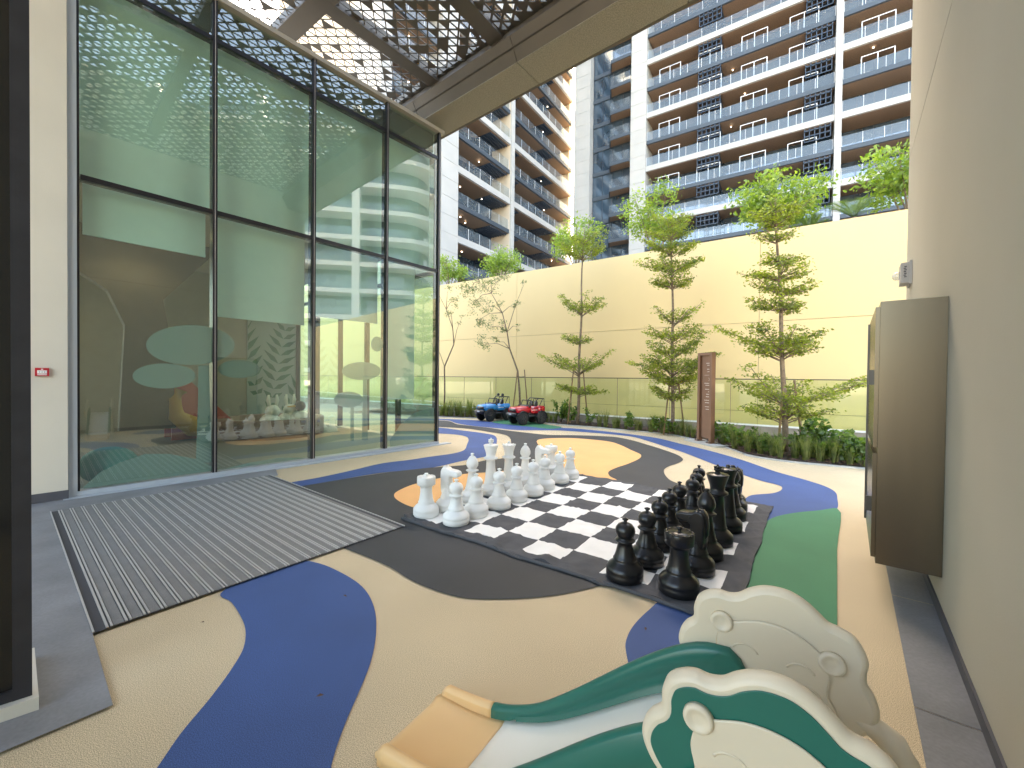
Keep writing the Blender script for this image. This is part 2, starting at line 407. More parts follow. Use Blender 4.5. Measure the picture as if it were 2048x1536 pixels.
patch('charcoal_path', [(702, 1103), (600, 1060), (540, 990), (594, 975), (640, 967), (700, 957), (780, 945), (862, 936), (936, 930), (967, 922), (1006, 917), (1026, 907), (1023, 895), (1013, 871), (977, 864), (938, 858), (899, 855), (875, 854), (800, 850), (800, 838), (875, 841), (897, 842.5), (915, 849), (940, 852), (977, 856), (1008, 860.5), (1055, 866), (1094, 870), (1153, 871), (1200, 872.5), (1230, 874.5), (1260, 880), (1295, 890), (1333, 902), (1358, 912), (1366, 920), (1358, 926), (1338, 933), (1329, 939), (1328, 945), (1332, 953), (1342, 962), (1357, 968), (1380, 976), (1430, 1010), (1380, 1100), (1300, 1150), (1205, 1172), (1156, 1184), (1107, 1193), (1058, 1198), (1009, 1200), (960, 1200), (923, 1197), (887, 1188), (850, 1175), (818, 1160), (780, 1136), (740, 1118)], .007, M['black'])
patch('orange_path', [(1075, 881), (1090, 878), (1110, 877), (1143, 877), (1192, 880.6), (1221, 884.5), (1241, 891), (1262, 901), (1281, 910), (1280, 917), (1258, 928), (1232, 937), (1217, 945), (1220, 954), (1235, 963), (1200, 985), (1100, 1015), (980, 1035), (900, 1030), (832, 1018), (805, 1008), (789, 996), (791, 987), (819, 973), (850, 964), (889, 956), (936, 948.5), (975, 946), (1014, 942), (1045, 933), (1068, 926), (1084, 917), (1085, 903)], .011, M['orange'])
patch('blue_path', [(820, 834), (875, 837.5), (956, 841), (1000, 846), (1060, 851), (1117, 855.6), (1146, 857), (1180, 860), (1229, 865), (1271, 870), (1312, 876), (1362, 888), (1420, 902), (1483, 920), (1553, 944), (1610, 960), (1650, 973), (1670, 984), (1675, 1000), (1674, 1018), (1640, 1040), (1600, 1150), (1640, 1420), (1500, 1500), (1350, 1480), (1290, 1420), (1262, 1348), (1253, 1310), (1251, 1288), (1265, 1255), (1312, 1208), (1400, 1130), (1440, 1060), (1483, 1006), (1503, 991), (1545, 987), (1563, 980), (1560, 972), (1522, 962), (1444, 935), (1366, 905), (1329, 893), (1288, 880), (1263, 873.5), (1213, 868), (1163, 864), (1113, 861), (1055, 861), (1026, 860), (997, 857), (938, 851), (911, 846), (895, 841), (860, 840), (820, 838)], .0045, M['blue'], 4)
patch('green_path', [(985, 845), (1015, 840), (1060, 844), (1095, 850), (1124, 855), (1100, 858), (1060, 854), (1020, 850)], .009, M['green'])
patch('green_path', [(1674, 1018), (1640, 1022), (1590, 1027), (1552, 1035), (1526, 1050), (1510, 1080), (1490, 1112), (1476, 1140), (1470, 1156), (1480, 1180), (1510, 1220), (1560, 1290), (1620, 1350), (1673, 1400), (1674, 1300), (1674, 1200), (1674, 1100)], .009, M['green'], 4)
# grey tiles at the left and along the right wall
t_ = MB(); t_.poly([G(50, 1024), G(107, 1026), G(185, 1272), G(226, 1416), G(0, 1512), G(-400, 1640), G(-300, 1300), G(0, 1050)], .013)
tl = struct(t_.build('tile_paving', M['tile']))
GA = dirv(39.6)                       # direction along the glass front
GN = Vector((-GA.y, GA.x, 0))         # into the room
g0 = G(155, 993); g1 = G(875, 888); g0.z = g1.z = 0
GA = (g1 - g0).normalized(); GN = Vector((-GA.y, GA.x, 0)); GLEN = (g1 - g0).length
WA = dirv(39.3); WN = Vector((-WA.y, WA.x, 0))   # right wall: along, and out of the wall
w0 = Vector((WA.y, -WA.x, 0)) * .462
def wp(s, out=0, z=0): return w0 + WA * s + WN * out + UP * z
s_ = MB()
for k in range(11):
    a = -1.2 + k * 1.25; b = a + 1.245
    s_.poly([wp(a, 0), wp(b, 0), wp(b, .215), wp(a, .215)], .010)
struct(s_.build('tile_paving', M['tile']))
for (x, y), (x2, y2) in (((77, 1313), (185, 1290)), ((75, 1062), (108, 1060)), ((75, 1333), (172, 1299))):
    pass
# stone border in front of the glass
b_ = MB(); b_.poly([g0 - GA * .12, g1 + GA * .25, g1 + GA * .25 - GN * .17, g0 - GA * .12 - GN * .17], .0, .016); struct(b_.build('stone_threshold', M['frame_l']))
struct(MB().poly([g0 - GA * .75 - GN * .1, G(60, 1026), G(101, 1029), G(541, 957), G(556, 952), g0 + GA * ((G(556, 940) - g0).dot(GA)) - GN * .1], .0125).build('tile_paving', M['tile']))
# planting bed: mulch, pale kerb
EDGE = [(700, 826), (800, 830), (875, 834), (956, 836.5), (1020, 840), (1088, 846), (1133, 850.5), (1192, 855), (1246, 860.5), (1300, 865), (1346, 870), (1391, 880), (1435, 890), (1470, 902), (1505, 913), (1576, 923.5), (1664, 932), (1732, 938), (1840, 950), (2000, 965)]
EP = [G(x, y) for x, y in EDGE]
YD = dirv(-55.7); YN = Vector((-YD.y, YD.x, 0))  # yellow wall direction (going left/away)
if YN.y < 0: YN = -YN
def yp(u, n, z=0): return YN * n + YD * u + UP * z
def yu(p): return Vector((p.x, p.y, 0)).dot(YD)
EPs = crom([Vector((p.x, p.y, 0)) for p in EP], 4, False)
bed = [(p.x, p.y) for p in EPs] + [yp(yu(EP[-1]), 12.9)[:2], yp(yu(EP[0]) + 1, 12.9)[:2]]
struct(MB().poly(bed, .03).build('planting_bed', M['mulch']))
kb = MB()
vs = []; fs = []
for i, p in enumerate(EPs):
    t = (EPs[min(i + 1, len(EPs) - 1)] - EPs[max(i - 1, 0)]).normalized(); n = Vector((-t.y, t.x, 0)); n = n if n.y > 0 else -n
    a = p - n * .07; c = p + n * .01
    vs += [(a.x, a.y, 0), (a.x, a.y, .022), (c.x, c.y, .022), (c.x, c.y, 0)]
    if i:
        o = (i - 1) * 4; fs += [(o + 0, o + 4, o + 5, o + 1), (o + 1, o + 5, o + 6, o + 2), (o + 2, o + 6, o + 7, o + 3)]
kb.add(vs, fs); struct(kb.build('kerb', M['kerb']))
ch = MB(); rnd = random.Random(3)
for k in range(2600):
    i = rnd.randrange(len(EPs) - 1); t = rnd.random(); p = EPs[i].lerp(EPs[i + 1], t)
    dpt = rnd.random() ** 1.6 * 1.5; q = p + YN * (dpt + .03)
    if Vector((q.x, q.y, 0)).dot(YN) > 12.7: continue
    a = rnd.random() * 6.28; L, W_ = rnd.uniform(.015, .04), rnd.uniform(.008, .018); ux = Vector((math.cos(a), math.sin(a), rnd.uniform(-.3, .3))) * L; uy = Vector((-math.sin(a), math.cos(a), rnd.uniform(-.3, .3))) * W_
    c = q + UP * (.036 + rnd.random() * .02)
    ch.add([c - ux - uy, c + ux - uy, c + ux + uy, c - ux + uy], [(0, 1, 2, 3)])
tag(ch.build('bark_chips', M['chip']), 'dark bark chips scattered over the planting bed', 'bark chips', kind='stuff')

# ------------------------------------------------------------------ yellow wall and balustrade
YT = 5.77
uR = yu(Vector((22, 2, 0))) - 6; uL = yu(Vector((-16, 26, 0)))
yw = thing('yellow_wall', 'tall pale yellow clad wall with thin panel joints behind the trees', 'wall', yp((uL + uR) / 2, 14))
NW = 14.0
joints_z = [0, .57, 3.18, YT]
us = []
u1 = yu(onpl(1033, 650, yp(0, NW), YD)); u0 = yu(onpl(1518, 650, yp(0, NW), YD)); du = u1 - u0
if abs(du) < 1: du = 4.2
u = u0
while u > uR: u -= abs(du)
us = [u]
while u < uL: u += abs(du) ; us.append(u)
for i in range(len(us) - 1):
    for j in range(3):
        MB().ob(yp(us[i] + .006, NW, joints_z[j] + .006), YD * (us[i + 1] - us[i] - .012), YN * .05, UP * (joints_z[j + 1] - joints_z[j] - .012)).build('cladding_panel', M['ywall'], yw)
MB().ob(yp(us[0], NW + .045, 0), YD * (us[-1] - us[0]), YN * .3, UP * (YT - .01)).build('wall_core', M['joint'], yw)
# podium planter top behind the wall
bl = thing('glass_balustrade', 'frameless glass balustrade on a low grey upstand in front of the yellow wall', 'balustrade', yp(0, 12.8))
MB().ob(yp(us[0], 12.8), YD * (us[-1] - us[0]), YN * .14, UP * .25).build('upstand', M['upst'], bl)
MB().ob(yp(us[0], 12.785, .253), YD * (us[-1] - us[0]), YN * .17, UP * .035).build('coping', M['wht'], bl)
ub = [yu(onpl(x, 780, yp(0, 12.85), YD)) for x in (928, 979, 1085, 1220)]
step = 1.62; u = ub[0] - 14 * step
k = 0
while u < uL - 1:
    MB().add([yp(u + .012, 12.86, .29), yp(u + step - .012, 12.86, .29), yp(u + step - .012, 12.86, 1.49), yp(u + .012, 12.86, 1.49)], [(0, 1, 2, 3)]).build('glass_panel', M['yglass'], bl)
    MB().ob(yp(u + step - .006, 12.855, .29), YD * .010, YN * .01, UP * 1.2).build('panel_joint', M['dframe'], bl)
    u += step
MB().ob(yp(ub[0] - 14 * step, 12.845, 1.493), YD * (u - ub[0] + 14 * step), YN * .03, UP * .024).build('top_rail', M['mullion'], bl)

# ------------------------------------------------------------------ right wall
rw = thing('rendered_wall', 'beige rendered wall along the right edge with a dark skirting', 'wall', wp(1.5))
sE = (onpl(1812, 600, w0, WA) - w0).dot(WA)
ZJ = 3.85
MB().ob(wp(-4), WA * (sE + 4), -WN * .3, UP * (ZJ - .005)).build('wall_panel', M['rwall'], rw)
MB().ob(wp(-4, 0, ZJ + .005), WA * (sE + 4), -WN * .3, UP * 5.2).build('wall_panel', M['rwall'], rw)
MB().ob(wp(-4, -.012, ZJ - .005), WA * (sE + 3.98), -WN * .25, UP * .01).build('joint', M['skirt'], rw)
MB().ob(wp(-4, .012, .0), WA * (sE + 4.0), -WN * .03, UP * .075).build('skirting', M['skirt'], rw)

# ------------------------------------------------------------------ playroom building: glass front, roof, room
bz = thing('glass_pavilion', 'glass fronted playroom with dark mullions and green tinted panes', 'building', g0)
ZT = [.065, 3.77, 6.2, 6.74]
px_m = [(428, 953), (623, 924), (768, 903)]
ms = [0] + [(G(x, y) - g0).dot(GA) for x, y in px_m] + [GLEN]
def gp(s, d=0, z=0): return g0 + GA * s + GN * d + UP * z
for i in range(4):
    for j in range(3):
        MB().add([gp(ms[i] + .02, 0, ZT[j] + .02), gp(ms[i + 1] - .02, 0, ZT[j] + .02), gp(ms[i + 1] - .02, 0, ZT[j + 1] - .02), gp(ms[i] + .02, 0, ZT[j + 1] - .02)], [(0, 1, 2, 3)]).build('window_pane', M['fglass'], bz)
for s in ms[1:4] + [GLEN - .03]:
    o = MB().ob(gp(s - .028, -.035, .05), GA * .056, GN * .16, UP * 6.70).build('mullion', M['mullion'], bz)
    MB().ob(gp(s - .004, -.038, .05), GA * .008, GN * .004, UP * 6.70).build('trim', M['greyp'], o)
MB().ob(gp(0, -.02, .05), GA * .02, GN * .12, UP * 6.7).build('mullion', M['mullion'], bz)
for j in (1, 2):
    for i in range(4): MB().ob(gp(ms[i] + .03, -.022, ZT[j] - .03), GA * (ms[i + 1] - ms[i] - .06), GN * .12, UP * .06).build('transom', M['mullion'], bz)
MB().ob(gp(-.0, -.05, .017), GA * (GLEN + .0), GN * .2, UP * .048).build('sill', M['frame_l'], bz)
MB().ob(gp(-.075, -.05, .017), GA * .073, GN * .2, UP * 7).build('side_frame', M['frame_l'], bz)
MB().ob(gp(-.5, -.07, 6.745), GA * (GLEN + .57), GN * 8, UP * .07).build('roof_edge', M['roofedge'], bz)
MB().ob(gp(-.5, .1, 6.35), GA * (GLEN + .4), GN * 7.6, UP * .38).build('roof_slab', M['canopy'], bz)
# end facade glass, turning away from the corner
for k in range(5):
    a, b = k * 1.42 + .1, (k + 1) * 1.42 + .05
    for z0_, z1_ in ((.07, 3.75), (3.8, 6.3)):
        MB().add([gp(GLEN, a, z0_), gp(GLEN, b, z0_), gp(GLEN, b, z1_), gp(GLEN, a, z1_)], [(0, 1, 2, 3)]).build('window_pane', M['fglass'], bz)
    MB().ob(gp(GLEN - .06, b - .02, .05), GA * .12, GN * .07, UP * 6.3).build('mullion', M['mullion'], bz)
MB().ob(gp(GLEN - .05, .12, 3.74), GA * .1, GN * 7.0, UP * .07).build('transom', M['mullion'], bz)
MB().ob(gp(-.5, 7.2, 0), GA * (GLEN + .6), GN * .2, UP * 6.3).build('rear_wall', M['inwall'], bz)
MB().ob(gp(-3.2, .12, 0), GN * 7.1, GA * .15, UP * 6.3).build('inner_side_wall', M['inwall'], bz)
MB().ob(gp(-3.2, .14, 0), GN * .12, GA * 3.05, UP * 6.3).build('pier_backing', M['inwall'], bz)
MB().ob(gp(-3.0, .15, -.002), GA * (GLEN + 2.95), GN * 7, UP * .03).build('room_floor', M['floor_in'], bz)
MB().ob(gp(-3.0, .35, 4.35), GA * (GLEN + 2.9), GN * 6.8, UP * .1).build('ceiling', M['inwall'], bz)
# ceiling downlight seen in the first pane
dlp = gp(1.0, 3.4, 4.33)
tag_dl = MB().lathe([(.05, -.02), (.06, .0), (.05, .02)], dlp, 16).build('downlight', M['lampon'], bz)
for s_k, d_k in ((1.0, 3.4), (3.4, 3.4), (.0, 5.4), (4.4, 5.2)):  # first spot serves the downlight; the rest are added to brighten the room
    L = D.lights.new('downlight_and_fill', 'SPOT'); L.energy = 4; L.spot_size = R_(140); L.spot_blend = .7; L.color = (1, .86, .68); L.shadow_soft_size = .1
    lo = D.objects.new('downlight_and_fill', L); COL.objects.link(lo); lo.location = gp(s_k, d_k, 4.22)
# roller blinds behind the glass
pane_bottom = [3.155, 2.32, 2.5, 1.0]
for i in range(4):
    a, b = ms[i] + .06, ms[i + 1] - .06
    if i == 3: b = a + (b - a) * .64
    t = thing('roller_blind', ['white roller blind pulled a little way down behind the leftmost pane', 'white roller blind pulled half way down behind the second pane from the left', 'white roller blind behind the third pane from the left', 'white roller blind pulled almost to the floor beside the glass corner'][i], 'roller blind', gp((a + b) / 2, .22, pane_bottom[i]))
    MB().ob(gp(a, .2, pane_bottom[i] + .03), GA * (b - a), GN * .012, UP * (3.78 - pane_bottom[i])).build('fabric', M['blind'], t)
    MB().ob(gp(a, .19, pane_bottom[i]), GA * (b - a), GN * .03, UP * .03).build('bottom_bar', M['blind'], t)
MB().ob(gp(.04, .25, 3.8), GA * (GLEN - .12), GN * .02, UP * 2.5).build('spandrel_panel', M['blind'], bz)
# frosted tree stickers on the inside of the glass
def dec(pts, name='sticker'):
    P = [onpl(x, y, g0 + GN * .012, GA) for x, y in pts]
    q = [((p - g0).dot(GA), p.z) for p in P]; q = [(max(.05, min(GLEN - .06, a)), max(.08, b)) for a, b in q]
    m = MB().vprism(q, g0 + GN * .014, GA, GN, .002); return m.build(name, M['decal'], bz)
def ell(cx, cy, rx, ry, n=32, a0=0, a1=360): return [(cx + rx * math.cos(R_(a0 + (a1 - a0) * k / n)), cy + ry * math.sin(R_(a0 + (a1 - a0) * k / n))) for k in range(n)]
dec(ell(381, 690, 89, 40)); dec(ell(328, 752, 63, 25)); dec(ell(478, 738, 42, 18))
dec([(397, 731), (418, 731), (420, 800), (424, 925), (392, 925), (396, 800)])
dec([(160, 975), (200, 945), (240, 925), (290, 908), (340, 908), (390, 918), (424, 932), (424, 951), (160, 990)])
dec(ell(723, 742, 39, 18)); dec(ell(697, 799, 29, 16)); dec([(701, 815), (708, 815), (708, 882), (701, 882)]); dec([(726, 760), (734, 760), (736, 880), (724, 880)]); dec(ell(754, 688, 12, 15))
dec([(440, 948), (500, 925), (560, 915), (615, 920), (615, 924), (440, 950)])
dec([(780, 880), (800, 850), (830, 825), (862, 815), (868, 816), (868, 885), (780, 897)])

# cream pier at the left of the glass, with call point
pr = thing('cream_pier', 'cream rendered pier between the black door frame and the glass', 'pier', gp(-.6))
MB().ob(gp(-1.9, -.10, .0), GA * 1.82, GN * .22, UP * 7.2).build('pier_face', M['cream'], pr)
MB().ob(gp(-1.9, -.112, .014), GA * 1.825, GN * .012, UP * .10).build('skirting', M['skirt'], pr)
cpp = onpl(84, 744, gp(0, -.1), GA)
al = thing('fire_alarm_call_point', 'red fire alarm call point on the cream pier', 'fire alarm', cpp)
MB().ob(cpp - GA * .052 - UP * .045 - GN * .002, GA * .104, -GN * .035, UP * .09).build('housing', M['red'], al)
fp = MB().ob(cpp - GA * .036 - UP * .018 - GN * .037, GA * .072, -GN * .002, UP * .036).build('glass_plate', M['wht'], al)
for k in (-1, 0, 1): MB().ob(cpp + GA * (k * .018 - .005) - UP * .004 - GN * .039, GA * .010, -GN * .0015, UP * .007).build('mark', M['letter'], fp)
MB().ob(cpp - GA * .036 - UP * .035 - GN * .037, GA * .072, -GN * .002, UP * .009).build('label_strip', M['wht'], al)
MB().ob(cpp - GA * .008 + UP * .026 - GN * .037, GA * .016, -GN * .002, UP * .01).build('emblem', M['wht'], al)

# black portal at the far left edge
pc = G(78, 1425); pc.z = 0
PA = dirv(49 + 180)
PN = (G(63, 1250) - G(78, 1425)); PN.z = 0; PN.normalize()
bp_ = thing('black_door_frame', 'black glazed door frame standing on a pale plinth at the left edge', 'door frame', pc)
MB().ob(pc, PA * 2.2, PN * .5, UP * .068).build('plinth', M['cream'], bp_)
q0 = onpl(62, 800, pc + PN * .03, PA)
q0 = Vector((q0.x, q0.y, 0))
MB().ob(q0 + UP * .069, PA * .055, PN * .03, UP * 7).build('frame_post', M['dframe'], bp_)
MB().ob(q0 + PA * .055 + PN * .012 + UP * .069, PA * 2, PN * .06, UP * 7).build('glass_leaf', M['blackg'], bp_)
MB().ob(q0 + PA * .055 + UP * (.07), PA * 2, PN * .02, UP * .045).build('bottom_rail', M['dframe'], bp_)

# ------------------------------------------------------------------ canopy
CZ = 7.45
CA = dirv(39.3); CN = dirv(-50.7)      # along the building, and across (towards left)
b1 = G(872, 285, 6.95); b2 = G(1400, 0, 6.95)
bd = (b2 - b1).normalized(); bn = Vector((-bd.y, bd.x, 0))
if bn.y < 0: bn = -bn                   # away from the camera
inn = G(1239, 0, 6.95); wS = abs((inn - b1).dot(bn))
inn2 = G(1128, 0, 7.28)
wI = abs((inn2 - b1).dot(bn))
bm = thing('canopy_edge_beam', 'wide mesh clad edge beam of the canopy crossing in front of the apartments', 'canopy beam', b1)
BL = 16.0
ps = b1 - bd * 5.0
nseg = 6; seg = BL / nseg
for k in range(nseg):
    a = ps + bd * (k * seg + .006); Ls = bd * (seg - .012)
    MB().ob(a - bn * .06, Ls, -bn * (wS - .06), UP * .03).build('soffit_panel', M['soffit'], bm)
    A = a - bn * wS; Bv = Vector((a.x, a.y, 7.28)) - bn * wI
    Cm = A.lerp(Bv, .5)
    for q, r in ((A + UP * .012, Cm + UP * .01), (Cm + UP * .03 - bn * .02, Bv)):
        MB().add([q, q + Ls, r + Ls, r, q + UP * .02, q + Ls + UP * .02, r + Ls + UP * .02, r + UP * .02], [(0, 1, 2, 3), (7, 6, 5, 4), (0, 3, 7, 4), (1, 5, 6, 2)]).build('inner_fascia', M['canopy'], bm)
MB().add([ps + bd * .02 - bn * .1 + UP * .05, ps + bd * .02 - bn * (wS - .03) + UP * .05, Vector((ps.x, ps.y, 7.33)) + bd * .02 - bn * (wI - .03), Vector((ps.x, ps.y, 7.56)) + bd * .02 - bn * (wI - .1), Vector((ps.x, ps.y, 7.56)) + bd * .02 - bn * .1] + [v + bd * (BL - .04) for v in (ps + bd * .02 - bn * .1 + UP * .05, ps + bd * .02 - bn * (wS - .03) + UP * .05, Vector((ps.x, ps.y, 7.33)) + bd * .02 - bn * (wI - .03), Vector((ps.x, ps.y, 7.56)) + bd * .02 - bn * (wI - .1), Vector((ps.x, ps.y, 7.56)) + bd * .02 - bn * .1)], [(4, 3, 2, 1, 0), (5, 6, 7, 8, 9), (0, 1, 6, 5), (1, 2, 7, 6), (2, 3, 8, 7), (3, 4, 9, 8), (4, 0, 5, 9)]).build('beam_core', M['canopy'], bm)
MB().ob(ps, bd * BL, -bn * .055, UP * .06).build('edge_strip', M['canopy'], bm)
MB().ob(ps + UP * .062, bd * BL, bn * .02, UP * .5).build('outer_fascia', M['canopy'], bm)
MB().ob(Vector((ps.x, ps.y, CZ + .02)) - bn * wI, bd * BL, bn * .12, UP * .12).build('top_rail', M['canopy'], bm)
cp = thing('perforated_canopy', 'bronze metal canopy cut with triangular openings between building and beam', 'canopy', (b1.x, b1.y, CZ))
# perforated sheets: a grid of right triangles, some left solid
cx = Vector((1, 0, 0)); cy = dirv(-10.6)
CELL = .178
rnd = random.Random(11)
bedge = Vector((b1.x, b1.y, 0)) - bn * (wI - .05)
def inside(p):
    a = (p - bedge).dot(-bn); s = (p - g0).dot(GN)
    wv = (p - wp(0)).dot(WN)
    return a > -.02 and a < 13.2 and s < 1.2 and wv > -.6
def hole(p):
    s = (p - g0).dot(GN)          # 0 at the glass line, negative out over the court
    k = max(0, min(1, (s + 3.0) / 2.6)); dm = (p - bedge).dot(-bn)
    wv = .5 + .5 * math.sin(p.x * 1.3 + p.y * .9) * math.cos(p.y * .7 - p.x * .5)
    sc = .64 + .24 * k - .05 * max(0, 1 - dm / 1.5)
    return sc, .10, (.16 + .62 * (1 - k) * (.45 + .55 * wv)) * (1.0 if dm > .6 else 1.1)
sheets = {}
for i in range(-90, 90):
    for j in range(-90, 90):
        o = cx * (i * CELL) + cy * (j * CELL)
        cpt = o + (cx + cy) * CELL / 2
        if not inside(cpt): continue
        key = (math.floor((cpt - g0).dot(GN) / 2.4), math.floor((cpt - bedge).dot(-bn) / 3.4))
        mb = sheets.setdefault(key, MB())
        P00, P10, P11, P01 = o, o + cx * CELL, o + (cx + cy) * CELL, o + cy * CELL
        sc, ca_, cb__ = hole(cpt)
        for T, closed in (((P00, P11, P01), ca_), ((P00, P10, P11), cb__)):
            T = [Vector((t.x, t.y, CZ)) for t in T]; c = (T[0] + T[1] + T[2]) / 3
            if rnd.random() < closed: mb.add(T, [(2, 1, 0)])
            else:
                I = [c + (t - c) * sc for t in T]; J = [v + UP * .012 for v in I]
                mb.add(T + I + J, [(0, 3, 4, 1), (1, 4, 5, 2), (2, 5, 3, 0), (3, 6, 7, 4), (4, 7, 8, 5), (5, 8, 6, 3)])
for k, mb in sheets.items(): mb.build('perforated_sheet', M['canopy'], cp)
def cbeam(a, b, w_, ext0, ext1, z=CZ - .05, h=.2):
    A, B = G(*a, z), G(*b, z); d = (B - A).normalized(); n = Vector((-d.y, d.x, 0))
    A = A - d * ext0; B = B + d * ext1
    return MB().ob(Vector((A.x, A.y, z)) - n * w_ / 2, B - A, n * w_, UP * h)
cbeam((635, 12), (577, 68), .32, .4, 1.4).build('beam', M['canopy'], cp)
cbeam((655, 16), (811, 127), .26, 8, 1.3, CZ - .052).build('beam', M['canopy'], cp)
cbeam((915, 0), (985, 75), .30, 9, .3, CZ - .054).build('beam', M['canopy'], cp)
for k in range(3):
    a = bedge - bn * (3.4 + 3.4 * k) ; MB().ob(Vector((a.x, a.y, CZ - .048)) - bd * 5 - bn * .1, bd * 12, bn * .2, UP * .19).build('beam', M['canopy'], cp)
#==APARTMENTS==
# ------------------------------------------------------------------ apartment block (two wings and a glazed corner)
FZ = 3.27
ap = thing('apartment_building', 'white apartment block with timber soffit balconies and glass balustrades above the yellow wall', 'building', (9, 56, 0))
er = Vector((.8263, -.5632, 0)); el = Vector((.5632, .8263, 0))
Pr = Vector((16.65, 51, 0)); Pl = Vector((-5.1, 38.8, 0))
nr_ = Vector((-.5632, -.8263, 0)); nl_ = Vector((.8263, -.5632, 0))   # outward
K0, K1 = -6, 11
def bay(P, e, n, u0, u1, depth, ks, doors=True, louv=None, par=ap, inset=0, trees=False):
    for k in ks:
        zb = 21.0 + FZ * k; white = (k % 2 == 0)
        th = .62 if white else .42; pr_ = 0 if white else -.12
        O = P + e * u0 + UP * (zb - th / 2) - n * (depth + .0)
        sl = MB().ob(O + e * .01, e * (u1 - u0 - .02), n * (depth + pr_ - inset), UP * th)
        so = sl.build('balcony_slab', M['white_b'] if white else M['dark_b'], par)
        # timber soffit
        MB().ob(P + e * (u0 + .05) - n * depth + UP * (zb - th / 2 - .03), e * (u1 - u0 - .1), n * (depth - .25 + pr_ - inset), UP * .028).build('soffit', M['wood'], so)
        # glazing set back
        zf = zb + th / 2; H = FZ - .5
        gz = MB().ob(P + e * u0 - n * (depth - .02) + UP * zf, e * (u1 - u0), -n * .05, UP * H)
        wdt = 1.3; nm = max(1, int((u1 - u0) / wdt))
        for q in range(nm + 1):
            gz.ob(P + e * (u0 + (u1 - u0 - .08) * q / nm) - n * (depth - .03) + UP * zf, e * .08, n * .05, UP * H, 1)
        gz.build('window_wall', [M['aglass'], M['aframe']], par)
        # balustrade
        bb = MB(); bz_ = zf
        a, b = u0 + .05, u1 - .05
        bb.add([P + e * a - n * (.12 - pr_ + inset) + UP * bz_, P + e * b - n * (.12 - pr_ + inset) + UP * bz_, P + e * b - n * (.12 - pr_ + inset) + UP * (bz_ + 1.1), P + e * a - n * (.12 - pr_ + inset) + UP * (bz_ + 1.1)], [(0, 1, 2, 3)], 0)
        nn = max(1, int((b - a) / 1.5))
        for q in range(nn + 1): bb.ob(P + e * (a + (b - a - .03) * q / nn) - n * (.13 - pr_ + inset) + UP * bz_, e * .03, n * .02, UP * 1.1, 1)
        bb.build('balustrade', [M['bglass'], M['bframe']], par)
        if doors and k in doors:
            dr = MB()
            for q in range(int((u1 - u0) / 4.6)):
                ua = u0 + 1.4 + q * 4.4
                dr = MB()
                for xx in (0, 1.2, 2.4): dr.ob(P + e * (ua + xx) - n * .45 + UP * zf, e * .07, n * .05, UP * 1.75, 0)
                dr.ob(P + e * ua - n * .45 + UP * (zf + 1.75), e * 2.47, n * .05, UP * .07, 0)
                dr.build('screen_frame', M['bframe'], par)
        rk = random.Random(int(zb * 10) + int(u0 * 7))
        for q in range(rk.choice((0, 1, 1, 2))):
            uu = rk.uniform(u0 + .6, u1 - .6); MB().lathe([(.0, 0), (.045, .0), (.045, .03)], P + e * uu - n * rk.uniform(.9, depth - .6) + UP * (zb + FZ - .42), 8).build('downlight', M['spot'], par)
        for lv in (louv or []):
            l0, l1 = lv; lm = MB(); zt = zb + FZ - (.31 if not white else .21) - .06
            ln = 5
            for q in range(ln + 1): lm.ob(P + e * (l0 + (l1 - l0 - .09) * q / ln) - n * (depth - .2) + UP * (zt - .22), e * .09, n * (depth - .3), UP * .2)
            for dd in (.3, depth * .5, depth - .35): lm.ob(P + e * l0 - n * (dd + .1) + UP * (zt - .2), e * (l1 - l0), n * .1, UP * .16)
            for dd in (.34,):
                for q in range(ln + 1): lm.ob(P + e * (l0 + (l1 - l0 - .07) * q / ln) - n * (dd - .04) + UP * (zt - 1.3), e * .07, n * .07, UP * 1.1)
                for zz in (1.3, .75): lm.ob(P + e * l0 - n * (dd - .05) + UP * (zt - zz), e * (l1 - l0), n * .06, UP * .08)
            lm.build('louvre_screen', M['louvre'], so)
def pier(P, e, n, u0, u1, out, deep, m='white_b', z1=58):
    mb = MB(); z = -.2; mb.ob(P + e * (u0 + .03) - n * (deep - .02), e * (u1 - u0 - .06), n * (deep + out - .05), UP * z1, 1)
    zz = 1.5
    while zz < z1:
        mb.ob(P + e * u0 - n * deep + UP * zz, e * (u1 - u0), n * (deep + out), UP * (FZ / 2 - .035)); zz += FZ / 2
    mb.build('pier', [M[m], M['greyp']], ap)
KR = list(range(K0, K1)); KS = [k for k in KR if k >= -4]
# right facade
pier(Pr, er, nr_, -2.43, -.5, .12, 3.0)
pier(Pr, er, nr_, 17.95, 18.5, .12, 2.6)
pier(Pr, er, nr_, 37.5, 38.2, .12, 2.6)
bay(Pr, er, nr_, -.5, 17.95, 3.0, KS, doors=(2, 3, 4, 5, 1), louv=[(5.35, 7.7), (15.5, 17.7)])
bay(Pr, er, nr_, 18.5, 37.5, 3.0, KS, doors=(3, 4, 5), louv=[(34, 36)])
bay(Pr, er, nr_, 38.2, 46, 3.0, KS, doors=())
